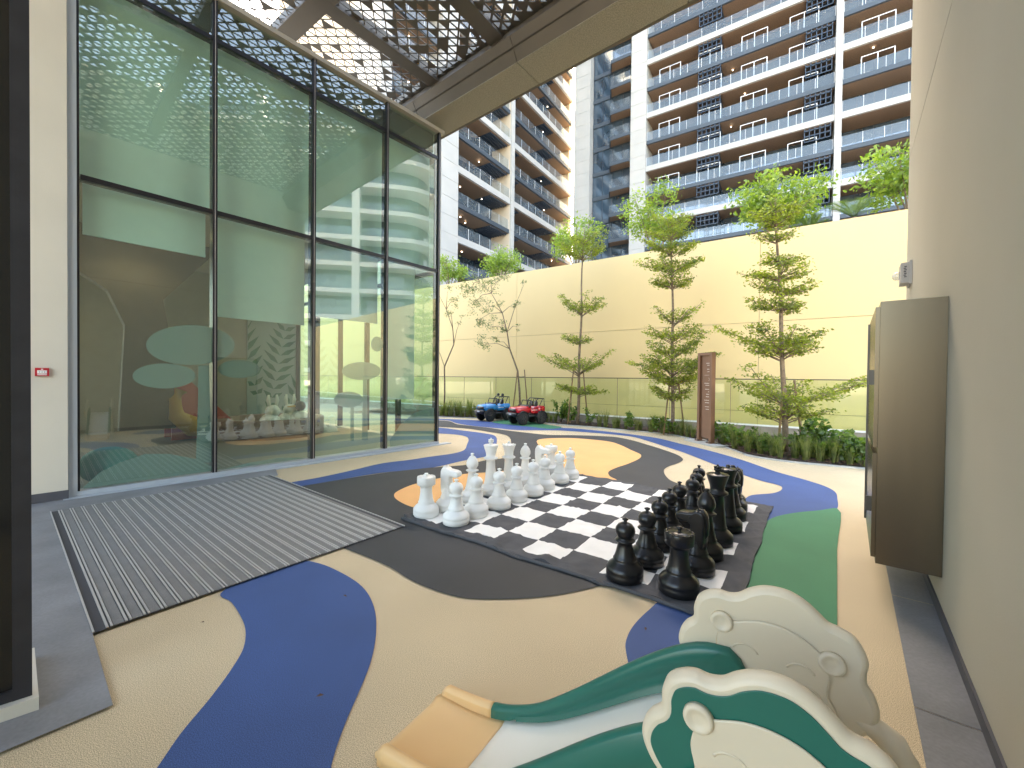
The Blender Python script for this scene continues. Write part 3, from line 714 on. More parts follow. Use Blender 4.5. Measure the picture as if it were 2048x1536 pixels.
# corner: white pier, glazed strip with small triangular balconies
pier(Pr, er, nr_, -10.3, -8.0, .0, 4.0)
cg = MB().ob(Pr + er * -8.0 - nr_ * 1.25, er * 5.6, nr_ * .05, UP * 58)
for k in range(5): cg.ob(Pr + er * (-8.0 + k * 1.36) - nr_ * 1.2, er * .08, nr_ * .06, UP * 58, 1)
for k in KR: cg.ob(Pr + er * -8.0 - nr_ * 1.2, er * 5.6, nr_ * .08, UP * .01, 1)
cg.build('glazed_strip', [M['aglass'], M['aframe']], ap)
for k in KS:
    zb = 21.0 + FZ * k + 1.6
    MB().ob(Pr + er * -8.0 - nr_ * 1.2 + UP * (zb - .25), er * 5.55, nr_ * .14, UP * .5).build('slab_band', M['dark_b'], ap)
    tri = [(-5.6, -1.0), (-5.0, .5), (-2.45, .5), (-2.45, -1.0)]
    bs = MB().poly([Pr + er * a + nr_ * b for a, b in tri], zb - .2, zb + .2).build('corner_balcony', M['dark_b'], ap)
    MB().poly([Pr + er * a * 1.0 + nr_ * (b - .04) for a, b in [(-5.4, -.95), (-4.9, .4), (-2.5, .4), (-2.5, -.95)]], zb - .23, zb - .202).build('soffit', M['wood'], bs)
    MB().add([Pr + er * -5.0 + nr_ * .45 + UP * (zb + .2), Pr + er * -2.45 + nr_ * .45 + UP * (zb + .2), Pr + er * -2.45 + nr_ * .45 + UP * (zb + 1.3), Pr + er * -5.0 + nr_ * .45 + UP * (zb + 1.3)], [(0, 1, 2, 3)]).build('balustrade', M['bglass'], bs)
# left wing
pier(Pl, el, nl_, -2.5, -.3, .1, 3.2)
pier(Pl, el, nl_, 8.4, 9.0, .1, 3.2)
MB().ob(Pl + el * 8.36 - nl_ * 3.2, el * .03, nl_ * 3.1, UP * 58).build('pier_flank', M['beige_b'], ap)
pier(Pl, el, nl_, 23.6, 24.6, -.6, 4.0, 'beige_b')
bay(Pl, el, nl_, -.3, 8.36, 2.7, KS, doors=(), louv=None)
bay(Pl, el, nl_, 9.0, 23.6, 2.7, KS, doors=(), louv=None)
for (a, b) in ((5.2, 8.2), (9.1, 10.6), (16.2, 18.6)):
    for k in KS:
        zb = 21.0 + FZ * k; th = .62 if k % 2 == 0 else .42
        lm = MB()
        for q in range(7): lm.ob(Pl + el * a - nl_ * (2.5 - q * .33) + UP * (zb - th / 2 - .16), el * (b - a), nl_ * .12, UP * .11)
        lm.ob(Pl + el * a - nl_ * 2.6 + UP * (zb - th / 2 - .05), el * (b - a), nl_ * 2.2, UP * .015)
        lm.build('louvre_screen', M['louvre'], ap)
pier(Pl, el, nl_, -9.0, -8.0, .1, 3.2)
bay(Pl, el, nl_, -8.0, -2.5, 2.7, [k for k in KS if k > -2], doors=())
# cores behind, closing the block
MB().ob(Pl + el * -8.9 - nl_ * 3.3, el * 36.9, -nl_ * 12, UP * 60).build('core', M['beige_b'], ap)
MB().ob(Pr + er * -10 - nr_ * 4.05, er * 56, -nr_ * 12, UP * 60).build('core', M['beige_b'], ap)
# podium slab the block stands on, behind the yellow wall
pd = MB().ob(yp(uR, 14.4, 0), YD * (uL - uR), YN * 60, UP * 5.1).build('podium', M['kerb'], None)
struct(pd)

# tower across the court, seen as a reflection in the glass
tw = thing('white_tower', 'white apartment tower with curved balconies reflected in the glass', 'building', (52, -8, 0))
def arc(cx_, cy_, w_, d_, r):
    pts = []
    for qx, qy, a0 in ((1, 1, 0), (-1, 1, 90), (-1, -1, 180), (1, -1, 270)):
        for k in range(7): a = R_(a0 + k * 15); pts.append((cx_ + qx * (w_ / 2 - r) + r * math.cos(a), cy_ + qy * (d_ / 2 - r) + r * math.sin(a)))
    return pts
for k in range(10):
    z = 2 + k * 3.3
    MB().poly(arc(52, -8, 18, 34, 5), z, z + .55).build('floor_slab', M['twhite'], tw)
    MB().poly(arc(53, -8, 15, 30, 4), z + .56, z + 3.29).build('glazing', M['aglass'], tw)
    pa = arc(52, -8, 17.8, 33.8, 5)
    bb = MB(); n = len(pa); vs = [(x, y, zz) for zz in (z + .56, z + 1.5) for x, y in pa]
    bb.add(vs, [(i, (i + 1) % n, n + (i + 1) % n, n + i) for i in range(n)]); bb.build('balustrade', M['bglass'], tw)
for yy in (-24, -13, -2, 8): MB().ob((42.9, yy, 0), (1.2, 0, 0), (0, .9, 0), (0, 0, 35)).build('fin', M['twhite'], tw)
# a lower block further round, seen only in reflections
t2 = thing('long_block', 'long pale block with window bands reflected in the left panes', 'building', (30, -45, 0))
MB().ob((10, -62, 0), (55, 0, 0), (0, 14, 0), (0, 0, 24)).build('wall', M['twhite'], t2)
for k in range(7): MB().ob((9.9, -47.99, 2.2 + k * 3.3), (55.2, 0, 0), (0, .05, 0), (0, 0, 1.5)).build('window_band', M['aglass'], t2)
#==OBJECTS==
from mathutils import noise as mn
# ------------------------------------------------------------------ steel cabinet and emergency light on the right wall
cs0 = (onpl(1885, 1165, w0, WA) - w0).dot(WA)
cb_ = thing('steel_cabinet', 'tall brushed steel cabinet fixed to the beige wall just above the floor', 'cabinet', wp(cs0, 0, .26))
CD = .31
MB().ob(wp(cs0, .002, .26), WA * 1.02, WN * (CD - .002), UP * 1.72).build('body', M['steel'], cb_)
for z0_, z1_, nm in ((1.02, 1.95, 'upper'), (.29, .98, 'lower')):
    d_ = MB().ob(wp(cs0 + .03, CD + .001, z0_), WA * .98, WN * .022, UP * (z1_ - z0_)).build('door', M['steel'], cb_)
    MB().ob(wp(cs0 + .06, CD + .0235, (z0_ + z1_) / 2 - .05), WA * .02, WN * .028, UP * .10).build('handle', M['steel2'], d_)
MB().ob(wp(cs0 + .985, CD + .0235, .3), WA * .03, WN * .012, UP * 1.64).build('hinge_strip', M['steel2'], cb_)
lp = onpl(1822, 548, w0, WA)
lt = thing('emergency_light', 'small grey emergency light with a clear dome on the end of the beige wall', 'wall light', lp)
MB().ob(lp - WA * .13 - UP * .115 + WN * .002, WA * .26, WN * .02, UP * .23).build('back_plate', M['greyp'], lt)
hb = MB().ob(lp - WA * .11 - UP * .10 + WN * .022, WA * .22, WN * .06, UP * .20).build('housing', M['greyp'], lt)
MB().sphere(lp + WN * .10 - UP * .01, .045, 14).build('dome', M['clearp'], lt)
mk = MB()
for k in range(7): mk.ob(lp - WA * .112 + WN * (.040 + .004 * (k % 2)) + UP * (.055 - k * .017), WN * .018, -WA * .0015, UP * .009)
mk.build('lettering', M['letter'], hb)
# ------------------------------------------------------------------ doormat
dA, dB, dC = G(100, 1027), G(185, 1272), G(810, 1055)
e1 = Vector((dC.x - dB.x, dC.y - dB.y, 0)); e2 = Vector((dA.x - dB.x, dA.y - dB.y, 0))
dm = thing('entrance_mat', 'large striped grey and aluminium entrance mat in front of the glass', 'entrance mat', (dB.x, dB.y, .012))
n = 25; L1 = e1.length; u1_ = e1.normalized(); L2 = e2.length; u2_ = e2.normalized()
base = Vector((dB.x, dB.y, 0))
MB().ob(base + UP * .011, e1, e2, UP * .003).build('tray', M['mdark'], dm)
st = MB()
per = (L1 - .10) / n
for k in range(n):
    a = base + u1_ * (.05 + k * per) + u2_ * .004 + UP * .014
    w1 = per * .54
    st.ob(a + u1_ * per * .46, u1_ * w1, u2_ * (L2 - .008), UP * .004, 0)
    for q in (.06, .29): st.ob(a + u1_ * per * q, u1_ * per * .13, u2_ * (L2 - .008), UP * .007, 1)
st.build('stripes', [M['carpet'], M['alu']], dm)
fr = MB()
for P_, a, b in ((base, u1_ * .008, e2), (base + e1 - u1_ * .008, u1_ * .008, e2)): fr.ob(P_ + UP * .0142, a, b, UP * .008)
fr.build('edge_trim', M['alu'], dm)
# ------------------------------------------------------------------ chess mat
SQ = .34189; th_ = R_(-36.3)
BO = Vector((-1.0508, 4.1642, 0)); BI = Vector((math.cos(th_), math.sin(th_), 0)); BJ = Vector((-math.sin(th_), math.cos(th_), 0))
def bp(i, j, z=0): return BO + BI * (SQ * i) + BJ * (SQ * j) + UP * z
il = [-.16, .10, 1, 2, 3, 4, 5, 6, 7, 8.2, 8.62]; jl = [-.06, .27, 1, 2, 3, 4, 5, 6, 7, 8, 8.3]
def matz(i, j):
    z = .021 + .007 * mn.noise(Vector((i * .9, j * .9, 0))) + .006 * mn.noise(Vector((i * 3.2 + j, j * 2.1, 4)))
    r = mn.noise(Vector((i * 1.3 - j * .4, j * 1.1, 9)))
    z += .014 * math.exp(-((r) / .07) ** 2) * (.5 + .8 * max(0, mn.noise(Vector((i, j, 20))))) + .008 * math.exp(-((mn.noise(Vector((i * 2.6 + j * 1.4, j * .8, 31)))) / .07) ** 2)
    if j < 1.6:
        z += .030 * math.exp(-((i - 4.75 + .28 * j) / .16) ** 2) * max(0, 1 - j / 1.5)
        z += .020 * math.exp(-((i - 3.35 + .35 * j) / .13) ** 2) * max(0, 1 - j / 1.2)
        z += .014 * math.exp(-((i - 1.9 + .3 * j) / .2) ** 2) * max(0, 1 - j / .7)
    if j > 7: z += .016 * math.exp(-((i - 4.0 - .3 * (8 - j)) / .15) ** 2) * (j - 7) + .014 * math.exp(-((i - 5.9 - .4 * (8 - j)) / .13) ** 2) * (j - 7)
    if i < .6 and j < .6: z += .03 * (0.6 - i) * (.6 - j) / .36
    return z
SUB = 10
def sub(l):
    out = []
    for a, b in zip(l, l[1:]): out += [a + (b - a) * k / SUB for k in range(SUB)]
    return out + [l[-1]]
si, sj = sub(il), sub(jl); cm = MB(); vs = []
for i in si:
    for j in sj:
        wi = .06 * mn.noise(Vector((i * .8, j * .8, 2))) + .02 * mn.noise(Vector((i * 2.8, j * 2.8, 5))); wj = .03 * mn.noise(Vector((i * 2.5, j * 2.5, 12))) + .055 * mn.noise(Vector((i * .9, j * .9, 6)))
        ed = 1 + 1.5 * (j < .3 or j > 8)
        vs.append(bp(i + wi, j + wj * ed - (.03 * math.sin(i * 1.7) if j < 0.3 else 0), matz(i, j)))
nj = len(sj); fs = []; mi = []
for a in range(len(si) - 1):
    for b in range(nj - 1):
        ci, cj = a // SUB - 1, b // SUB - 1
        fs.append((a * nj + b, (a + 1) * nj + b, (a + 1) * nj + b + 1, a * nj + b + 1)); mi.append(1 if (0 <= ci < 8 and 0 <= cj < 8 and (ci + cj) % 2 == 0) else 0)
cm.v = [tuple(v) for v in vs]; cm.f = fs; cm.m = mi; cm.sm = [True] * len(fs)
# skirt so that the cloth has an edge
ring = [(a, 0) for a in range(len(si))] + [(len(si) - 1, b) for b in range(1, nj)] + [(a, nj - 1) for a in range(len(si) - 2, -1, -1)] + [(0, b) for b in range(nj - 2, 0, -1)]
o_ = len(cm.v); top = [vs[a * nj + b] for a, b in ring]; N = len(ring)
cm.v += [tuple(t) for t in top] + [(t[0], t[1], .012) for t in top]
for k in range(N): cm.f.append((o_ + k, o_ + N + k, o_ + N + (k + 1) % N, o_ + (k + 1) % N)); cm.m.append(0); cm.sm.append(False)
cmat = cm.build('chess_mat', [M['clb'], M['clw']]); tag(cmat, 'wrinkled black and white fabric chess mat spread on the rubber floor', 'chess mat')
# rolled hem along the near edge
hem = MB().tube([bp(-.16 + 8.78 * k / 40, -.07 - .03 * math.sin((-.16 + 8.78 * k / 40) * 1.7) + .02 * mn.noise(Vector((k * .4, 3, 3))), .020 + .006 * mn.noise(Vector((k * .5, 1, 1)))) for k in range(41)], .014, 8).build('rolled_hem', M['clb'], None)
hem.parent = cmat; hem.location = WL[hem.name] - WL[cmat.name]
# ------------------------------------------------------------------ chess pieces
def prof(kind):
    b = [(.118, 0), (.13, .008), (.131, .05), (.127, .058), (.131, .066), (.129, .085), (.112, .108), (.086, .128), (.078, .14), (.083, .148), (.076, .156)]
    if kind == 'pawn': return b + [(.066, .185), (.054, .235), (.05, .262), (.066, .270), (.072, .277), (.066, .284), (.045, .29), (.05, .30), (.064, .318), (.07, .343), (.066, .368), (.05, .39), (.026, .402), (.013, .406), (.012, .418), (.022, .424), (.022, .432), (.0, .440)]
    if kind == 'rook': return b + [(.068, .19), (.060, .25), (.060, .295), (.066, .312), (.086, .322), (.094, .33), (.095, .398), (.092, .405), (.02, .409), (.012, .412), (.012, .424), (.021, .43), (.018, .442), (0, .446)]
    if kind == 'bishop': return b + [(.066, .20), (.05, .29), (.046, .34), (.066, .348), (.076, .356), (.066, .364), (.044, .372), (.052, .385), (.068, .412), (.07, .44), (.058, .48), (.034, .515), (.016, .528), (.014, .536), (.022, .544), (.018, .555), (0, .559)]
    if kind == 'queen': return b + [(.07, .20), (.056, .32), (.052, .40), (.07, .412), (.084, .42), (.084, .432), (.062, .442), (.056, .456), (.060, .50), (.082, .572), (.085, .58), (.078, .588), (.03, .594), (.016, .6), (.02, .612), (.014, .625), (0, .629)]
    if kind == 'king': return b + [(.07, .20), (.058, .32), (.054, .42), (.07, .432), (.086, .441), (.086, .455), (.064, .465), (.058, .48), (.062, .51), (.09, .60), (.092, .607), (.085, .612), (.03, .616), (.022, .624), (.02, .64), (.0, .642)]
    if kind == 'knight': return b + [(.070, .185), (.058, .215), (.056, .24), (.04, .25)]
def piece(kind, m, name):
    mb = MB().lathe(prof(kind), (0, 0, 0), 32)
    if kind == 'rook':
        for k in range(6):
            a = k * math.pi / 3 + .3; mb.cb((.09 * math.cos(a), .09 * math.sin(a), .377), (.012, .018, .06), 0, a)
        for k in range(12):
            a = k * math.pi / 6; mb.cb((.084 * math.cos(a), .084 * math.sin(a), .406), (.016, .03, .007), 0, a, .0015)
    if kind == 'king':
        for k in range(8):
            a = k * math.pi / 4; mb.sphere((.021 * math.cos(a), .021 * math.sin(a), .651), .0135, 8)
        mb.sphere((0, 0, .668), .02, 10); mb.sphere((0, 0, .69), .009, 8)
        for k in range(4):
            a = k * math.pi / 2 + .4; mb.sphere((.022 * math.cos(a), .022 * math.sin(a), .671), .012, 8)
    if kind == 'queen':
        for k in range(10):
            a = k * math.pi / 5; mb.sphere((.078 * math.cos(a), .078 * math.sin(a), .584), .012, 8)
    if kind == 'bishop':
        mb.cb((.052, 0, .462), (.05, .012, .012), 0, 0, .003)
    if kind == 'knight':   # head looks towards +X
        out = [(-.064, .19), (-.070, .25), (-.072, .31), (-.074, .37), (-.072, .42), (-.056, .455), (-.028, .466), (.004, .462), (.026, .445), (.060, .440), (.100, .436), (.134, .424), (.147, .402), (.142, .378), (.120, .364), (.085, .364), (.054, .366), (.036, .350), (.034, .315), (.044, .26), (.056, .19)]
        mb.vprism(out, Vector((0, -.052, 0)), Vector((1, 0, 0)), Vector((0, 1, 0)), .104, 0, None, .016)
        for sy in (-1, 1): mb.sphere((.035, .047 * sy, .408), .011, 8); mb.sphere((.130, .044 * sy, .400), .008, 6)
        mane = [(-.060, .24), (-.084, .29), (-.088, .37), (-.080, .43), (-.050, .474), (-.01, .472), (-.03, .42), (-.048, .28)]
        mb.vprism(mane, Vector((0, -.022, 0)), Vector((1, 0, 0)), Vector((0, 1, 0)), .044, 0, None, .008)
        for sy in (-1, 1): mb.lathe([(.014, 0), (.010, .02), (.0, .034)], (-.022, .030 * sy, .452), 8)
    return mb.build(name, m, None, local=True)
WPX = [('rook', 852, 1031), ('knight', 896, 1019), ('bishop', 944, 1001), ('king', 981, 988), ('queen', 1017, 980), ('bishop', 1050, 968), ('knight', 1081, 957), ('rook', 1102, 945)]
WPP = [(912, 1046), (952, 1030), (998, 1015), (1033, 1000), (1066, 989), (1090, 977), (1119, 965), (1140, 955)]
BPX = [('rook', 1357, 1183), ('knight', 1392, 1142), ('bishop', 1411, 1113), ('king', 1433, 1086), ('queen', 1454, 1059), ('bishop', 1464, 1037), ('knight', 1468, 1020), ('rook', 1466, 1008)]
BPP = [(1249, 1156), (1293, 1126), (1318, 1095), (1338, 1070), (1358, 1051), (1384, 1035), (1392, 1018), (1397, 1004)]
ordn = ['nearest the camera', 'second', 'third', 'fourth', 'fifth', 'sixth', 'seventh', 'farthest from the camera']
lab = {('W', 0): 'white rook at the near corner of the mat beside the striped entrance mat', ('W', 1): 'white knight right behind the near white rook', ('W', 2): 'white bishop between the near white knight and the tallest white king',
       ('W', 3): 'tallest white piece, the king with a knobbed top', ('W', 4): 'white queen standing just right of the white king', ('W', 5): 'white bishop right of the white queen', ('W', 6): 'white knight near the far end of the white back row', ('W', 7): 'white rook at the far end of the white back row',
       ('B', 0): 'black rook at the near corner of the mat beside the slide', ('B', 1): 'black knight right behind the near black rook', ('B', 2): 'black bishop between the near black knight and the tall black king', ('B', 3): 'tallest black piece, the king with a flower shaped finial',
       ('B', 4): 'black queen standing right behind the black king', ('B', 5): 'black bishop behind the black queen', ('B', 6): 'black knight near the far end of the black back row', ('B', 7): 'black rook at the far end of the black back row'}
protos = {}
def put(kind, col, px, py, label, rz):
    key = (kind, col); nm = 'chess_' + kind
    if key not in protos: o = protos[key] = piece(kind, M['cpw'] if col == 'W' else M['cpb'], nm)
    else: o = protos[key].copy(); COL.objects.link(o)
    p = G(px, py, .022); o.location = (p.x, p.y, .021); o.rotation_euler = (0, 0, rz)
    tag(o, label, 'chess piece', 'giant white chess pieces on the mat' if col == 'W' else 'giant black chess pieces on the mat')
rr = random.Random(5)
wz = math.atan2(BI.y, BI.x); bz2 = wz + math.pi
for k, (kd, x, y) in enumerate(WPX): put(kd, 'W', x, y, lab[('W', k)], wz + (rr.uniform(-.15, .15) if kd != 'knight' else (.25 if k == 1 else .1)))
for k, (x, y) in enumerate(WPP): put('pawn', 'W', x, y, 'white pawn, %s in the row of white pawns%s' % (ordn[k], '' if k in (0, 7) else ' from the near end'), wz + rr.uniform(-3, 3))
for k, (kd, x, y) in enumerate(BPX): put(kd, 'B', x, y, lab[('B', k)], bz2 + (rr.uniform(-.2, .2) if kd != 'knight' else -.15))
for k, (x, y) in enumerate(BPP): put('pawn', 'B', x, y, 'black pawn, %s in the row of black pawns%s' % (ordn[k], '' if k in (0, 7) else ' from the near end'), bz2 + rr.uniform(-3, 3))
# ------------------------------------------------------------------ toddler slide with lion head sides
KS_ = .88
SA = dirv(123); SV = Vector((-SA.y, SA.x, 0)); SM = Vector((.642, .999, 0))
LO = [(-.20, .40), (-.235, .43), (-.268, .47), (-.285, .51), (-.281, .55), (-.262, .585), (-.238, .61), (-.236, .65), (-.222, .69), (-.192, .715), (-.158, .726), (-.128, .724), (-.10, .732), (-.07, .755), (-.03, .775), (.01, .781), (.05, .777), (.09, .758), (.122, .732), (.145, .712), (.172, .705), (.205, .69), (.228, .66), (.240, .625), (.236, .59), (.238, .56), (.255, .53), (.267, .49), (.258, .445), (.235, .41), (.20, .39), (.17, .36), (.15, .30), (-.15, .30), (-.17, .36)]
LO = [(a * KS_, CH - KS_ * (CH - b)) for a, b in LO]
def lk(a, b): return (a * KS_, CH - KS_ * (CH - b))
LOs = [(v.x, v.y) for v in crom([Vector((a, b, 0)) for a, b in LO], 5)]
sl = thing('toddler_slide', 'cream and green toddler slide with lion head side panels and orange chute end', 'slide', SM)
HS = .209; TH = .045
def inset(pts, d):
    q = [Vector((a, b, 0)) for a, b in pts]; N = len(q)
    area = sum(q[i].x * q[(i + 1) % N].y - q[(i + 1) % N].x * q[i].y for i in range(N))
    if area < 0: q.reverse()
    out = []
    for i in range(N):
        dd = ((q[i] - q[i - 2]).normalized() + (q[(i + 2) % N] - q[i]).normalized()).normalized(); out.append(q[i] + Vector((-dd.y, dd.x, 0)) * d)
    return [(v.x, v.y) for v in out]
def lion(side):
    O = SM + SV * (HS * side) - SV * (TH / 2)
    p = MB().vprism(LOs, O, SA, SV, TH, 0, None, .016).build('lion_side_panel', M['plc'], sl)
    face = [lk(*q) for q in [(-.155, .60), (-.135, .635), (-.10, .65), (-.05, .668), (0, .673), (.05, .666), (.10, .642), (.135, .61), (.15, .56), (.145, .50), (.165, .46), (.16, .40), (.12, .35), (-.12, .35), (-.17, .40), (-.175, .46), (-.152, .50), (-.162, .56)]]
    face = [(v.x, v.y) for v in crom([Vector((a, b, 0)) for a, b in face], 4)]
    for fs_ in (-1,):                                   # camera facing side
        F0 = O; ND = -SV
        if side < 0:
            MB().vprism(inset(LOs, .024), F0 + ND * .0005, SA, ND, .003, 0, None, .0012).build('mane', M['plg'], p)
            MB().vprism(face, F0 + ND * .0036, SA, ND, .007, 0, None, .003).build('face', M['plc'], p)
            mz = [lk(-.075 + .125 * math.cos(a), .42 + .115 * math.sin(a)) for a in [2 * math.pi * k / 32 for k in range(32)]]
            MB().vprism(mz, F0 + ND * .0107, SA, ND, .010, 0, None, .005).build('muzzle', M['plo'], p)
            off = .0107
        else:
            MB().vprism(face, F0 + ND * .0004, SA, ND, .0055, 0, None, .005).build('face', M['plc'], p); off = .006
        for ex, ez in ((-.145, .635), (.152, .605)):
            a, b = lk(ex, ez); c = F0 + SA * a + UP * b
            rg_ = [[c + ND * (h_ + .0004) + SA * (r_ * math.cos(t)) + UP * (r_ * math.sin(t)) for t in [2 * math.pi * k / 28 for k in range(28)]] for r_, h_ in ((.030, 0), (.0302, off + .003), (.028, off + .0068), (.0245, off + .0085), (.020, off + .0075), (.015, off + .0045), (.009, off + .003), (.003, off + .0028))]
            MB().rings(rg_, 0).build('ear', M['plc'], p)
        for ex, ez in ((-.075, .555), (.075, .545)):
            a, b = lk(ex, ez); c = F0 + SA * a + UP * b
            MB().tube([c + ND * off + SA * (.032 * math.cos(t)) + UP * (.024 * math.sin(t)) for t in [R_(15 + 150 * k / 14) for k in range(15)]], .003, 6).build('closed_eye', M['plc'], p)
        if side > 0:
            a, b = lk(.085, .475); c = F0 + SA * a + UP * b
            MB().tube([c + ND * off + SA * (.04 * math.cos(t)) + UP * (.03 * math.sin(t)) for t in [R_(20 + 130 * k / 14) for k in range(15)]], .003, 6).build('cheek_line', M['plc'], p)
    # rear leg of the panel
    lg = MB().tube([O + SV * TH / 2 + SA * x + UP * z for x, z in ((.18, .575), (.225, .56), (.262, .535), (.282, .495), (.292, .44), (.31, .30), (.35, .02))], [.022, .027, .032, .033, .025, .022, .030], 16)
    lg.build('leg', M['plc'], sl)
    MB().ob(O + SA * -.12, SA * .24, SV * TH * .9, UP * .46).build('panel_base', M['plc'], sl)
lion(-1); lion(1)
for k, (a, z) in enumerate(((.30, .12), (.26, .26), (.22, .40))):
    MB().cb((0, 0, 0), (.12, HS * 2 - TH - .004, .03), 0, 0, .008)
    MB().ob(SM + SA * (a - .04) - SV * (HS - TH / 2 - .002) + UP * z, SA * .1, SV * (HS * 2 - TH - .004), UP * .028).build('step', M['plc'], sl)
MB().ob(SM - SA * .06 - SV * (HS - TH / 2 - .002) + UP * .50, SA * .2, SV * (HS * 2 - TH - .004), UP * .03).build('platform', M['plw'], sl)
TP = [(-1.215, .082), (-1.20, .098), (-1.15, .10), (-1.074, .108), (-.96, .123), (-.87, .15), (-.757, .205), (-.678, .265), (-.563, .362), (-.42, .49), (-.326, .568), (-.238, .63), (-.16, .665), (-.10, .665), (-.055, .62), (-.04, .56)]
BP_ = [(-1.26, .012), (-1.24, .034), (-1.21, .050), (-1.15, .053), (-1.07, .053), (-.93, .075), (-.83, .11), (-.72, .156), (-.616, .22), (-.484, .315), (-.387, .39), (-.28, .465), (-.15, .515), (-.04, .53)]
def itp(T, s):
    if s <= T[0][0]: return T[0][1]
    for (a, b), (c, d) in zip(T, T[1:]):
        if s <= c: return b + (d - b) * (s - a) / (c - a)
    return T[-1][1]
def sm_(T, s): return sum(itp(T, s + d) * w_ for d, w_ in ((-.04, .2), (-.02, .2), (0, .2), (.02, .2), (.04, .2)))
def bed_(s0, s1, m, nm, w0_, w1_):
    rs = []; n = 22
    for k in range(n + 1):
        s = s0 + (s1 - s0) * k / n; z = sm_(BP_, s) if s > -1.18 else itp(BP_, s); c = SM + SA * s
        ww = w0_ + (w1_ - w0_) * min(1, k / n * 2); hw = ww
        rs.append([c - SV * hw + UP * (z + .012), c - SV * hw * .85 + UP * z, c + SV * hw * .85 + UP * z, c + SV * hw + UP * (z + .012), c + SV * hw + UP * max(.004, z - .03), c - SV * hw + UP * max(.004, z - .03)])
    MB().rings(rs[::-1], 0).build(nm, m, sl)
bed_(-1.262, -.885, M['plo'], 'chute_end', .165, .165)
bed_(-.883, -.04, M['plw'], 'chute', .160, .160)
for sd_ in (1, -1):
    for s0, s1, m, nm in ((-1.215, -.952, M['plo'], 'end_rail'), (-.950, -.045, M['plg'], 'side_rail')):
        rs = []; n = 30 if nm == 'side_rail' else 12
        for k in range(n + 1):
            s = s0 + (s1 - s0) * k / n; zt = sm_(TP, s) if -1.15 < s < -.12 else itp(TP, s); zb = (sm_(BP_, s) if s > -1.15 else itp(BP_, s)) - .028; zb = max(.006, zb)
            c = SM + SA * s + SV * sd_ * .175; w_ = .0205; r = .013
            prof_ = [(-w_, zb), (w_, zb), (w_, zt - r), (w_ * .6, zt - r * .3), (0, zt), (-w_ * .6, zt - r * .3), (-w_, zt - r)]
            if nm == 'side_rail' and .12 < k / n < .9:   # pressed groove on the chute side
                gz = zb + (zt - zb) * .62
                prof_ = [(-w_, zb), (w_, zb), (w_, zt - r), (w_ * .6, zt - r * .3), (0, zt), (-w_ * .6, zt - r * .3), (-w_, zt - r), (-w_, gz + .012), (-w_ + .010, gz - .004), (-w_ + .010, zb + .05), (-w_, zb + .040)]
            else:
                prof_ = prof_ + [(-w_, zt - r - .004), (-w_, zt - r - .008), (-w_, zb + .02), (-w_, zb + .01)]
                prof_ = [(a, min(max(b, zb), zt)) for a, b in prof_]
            rs.append([c + SV * sd_ * a + UP * b for a, b in prof_])
        if sd_ > 0: rs = rs[::-1]
        MB().rings(rs, 0).build(nm, m, sl)
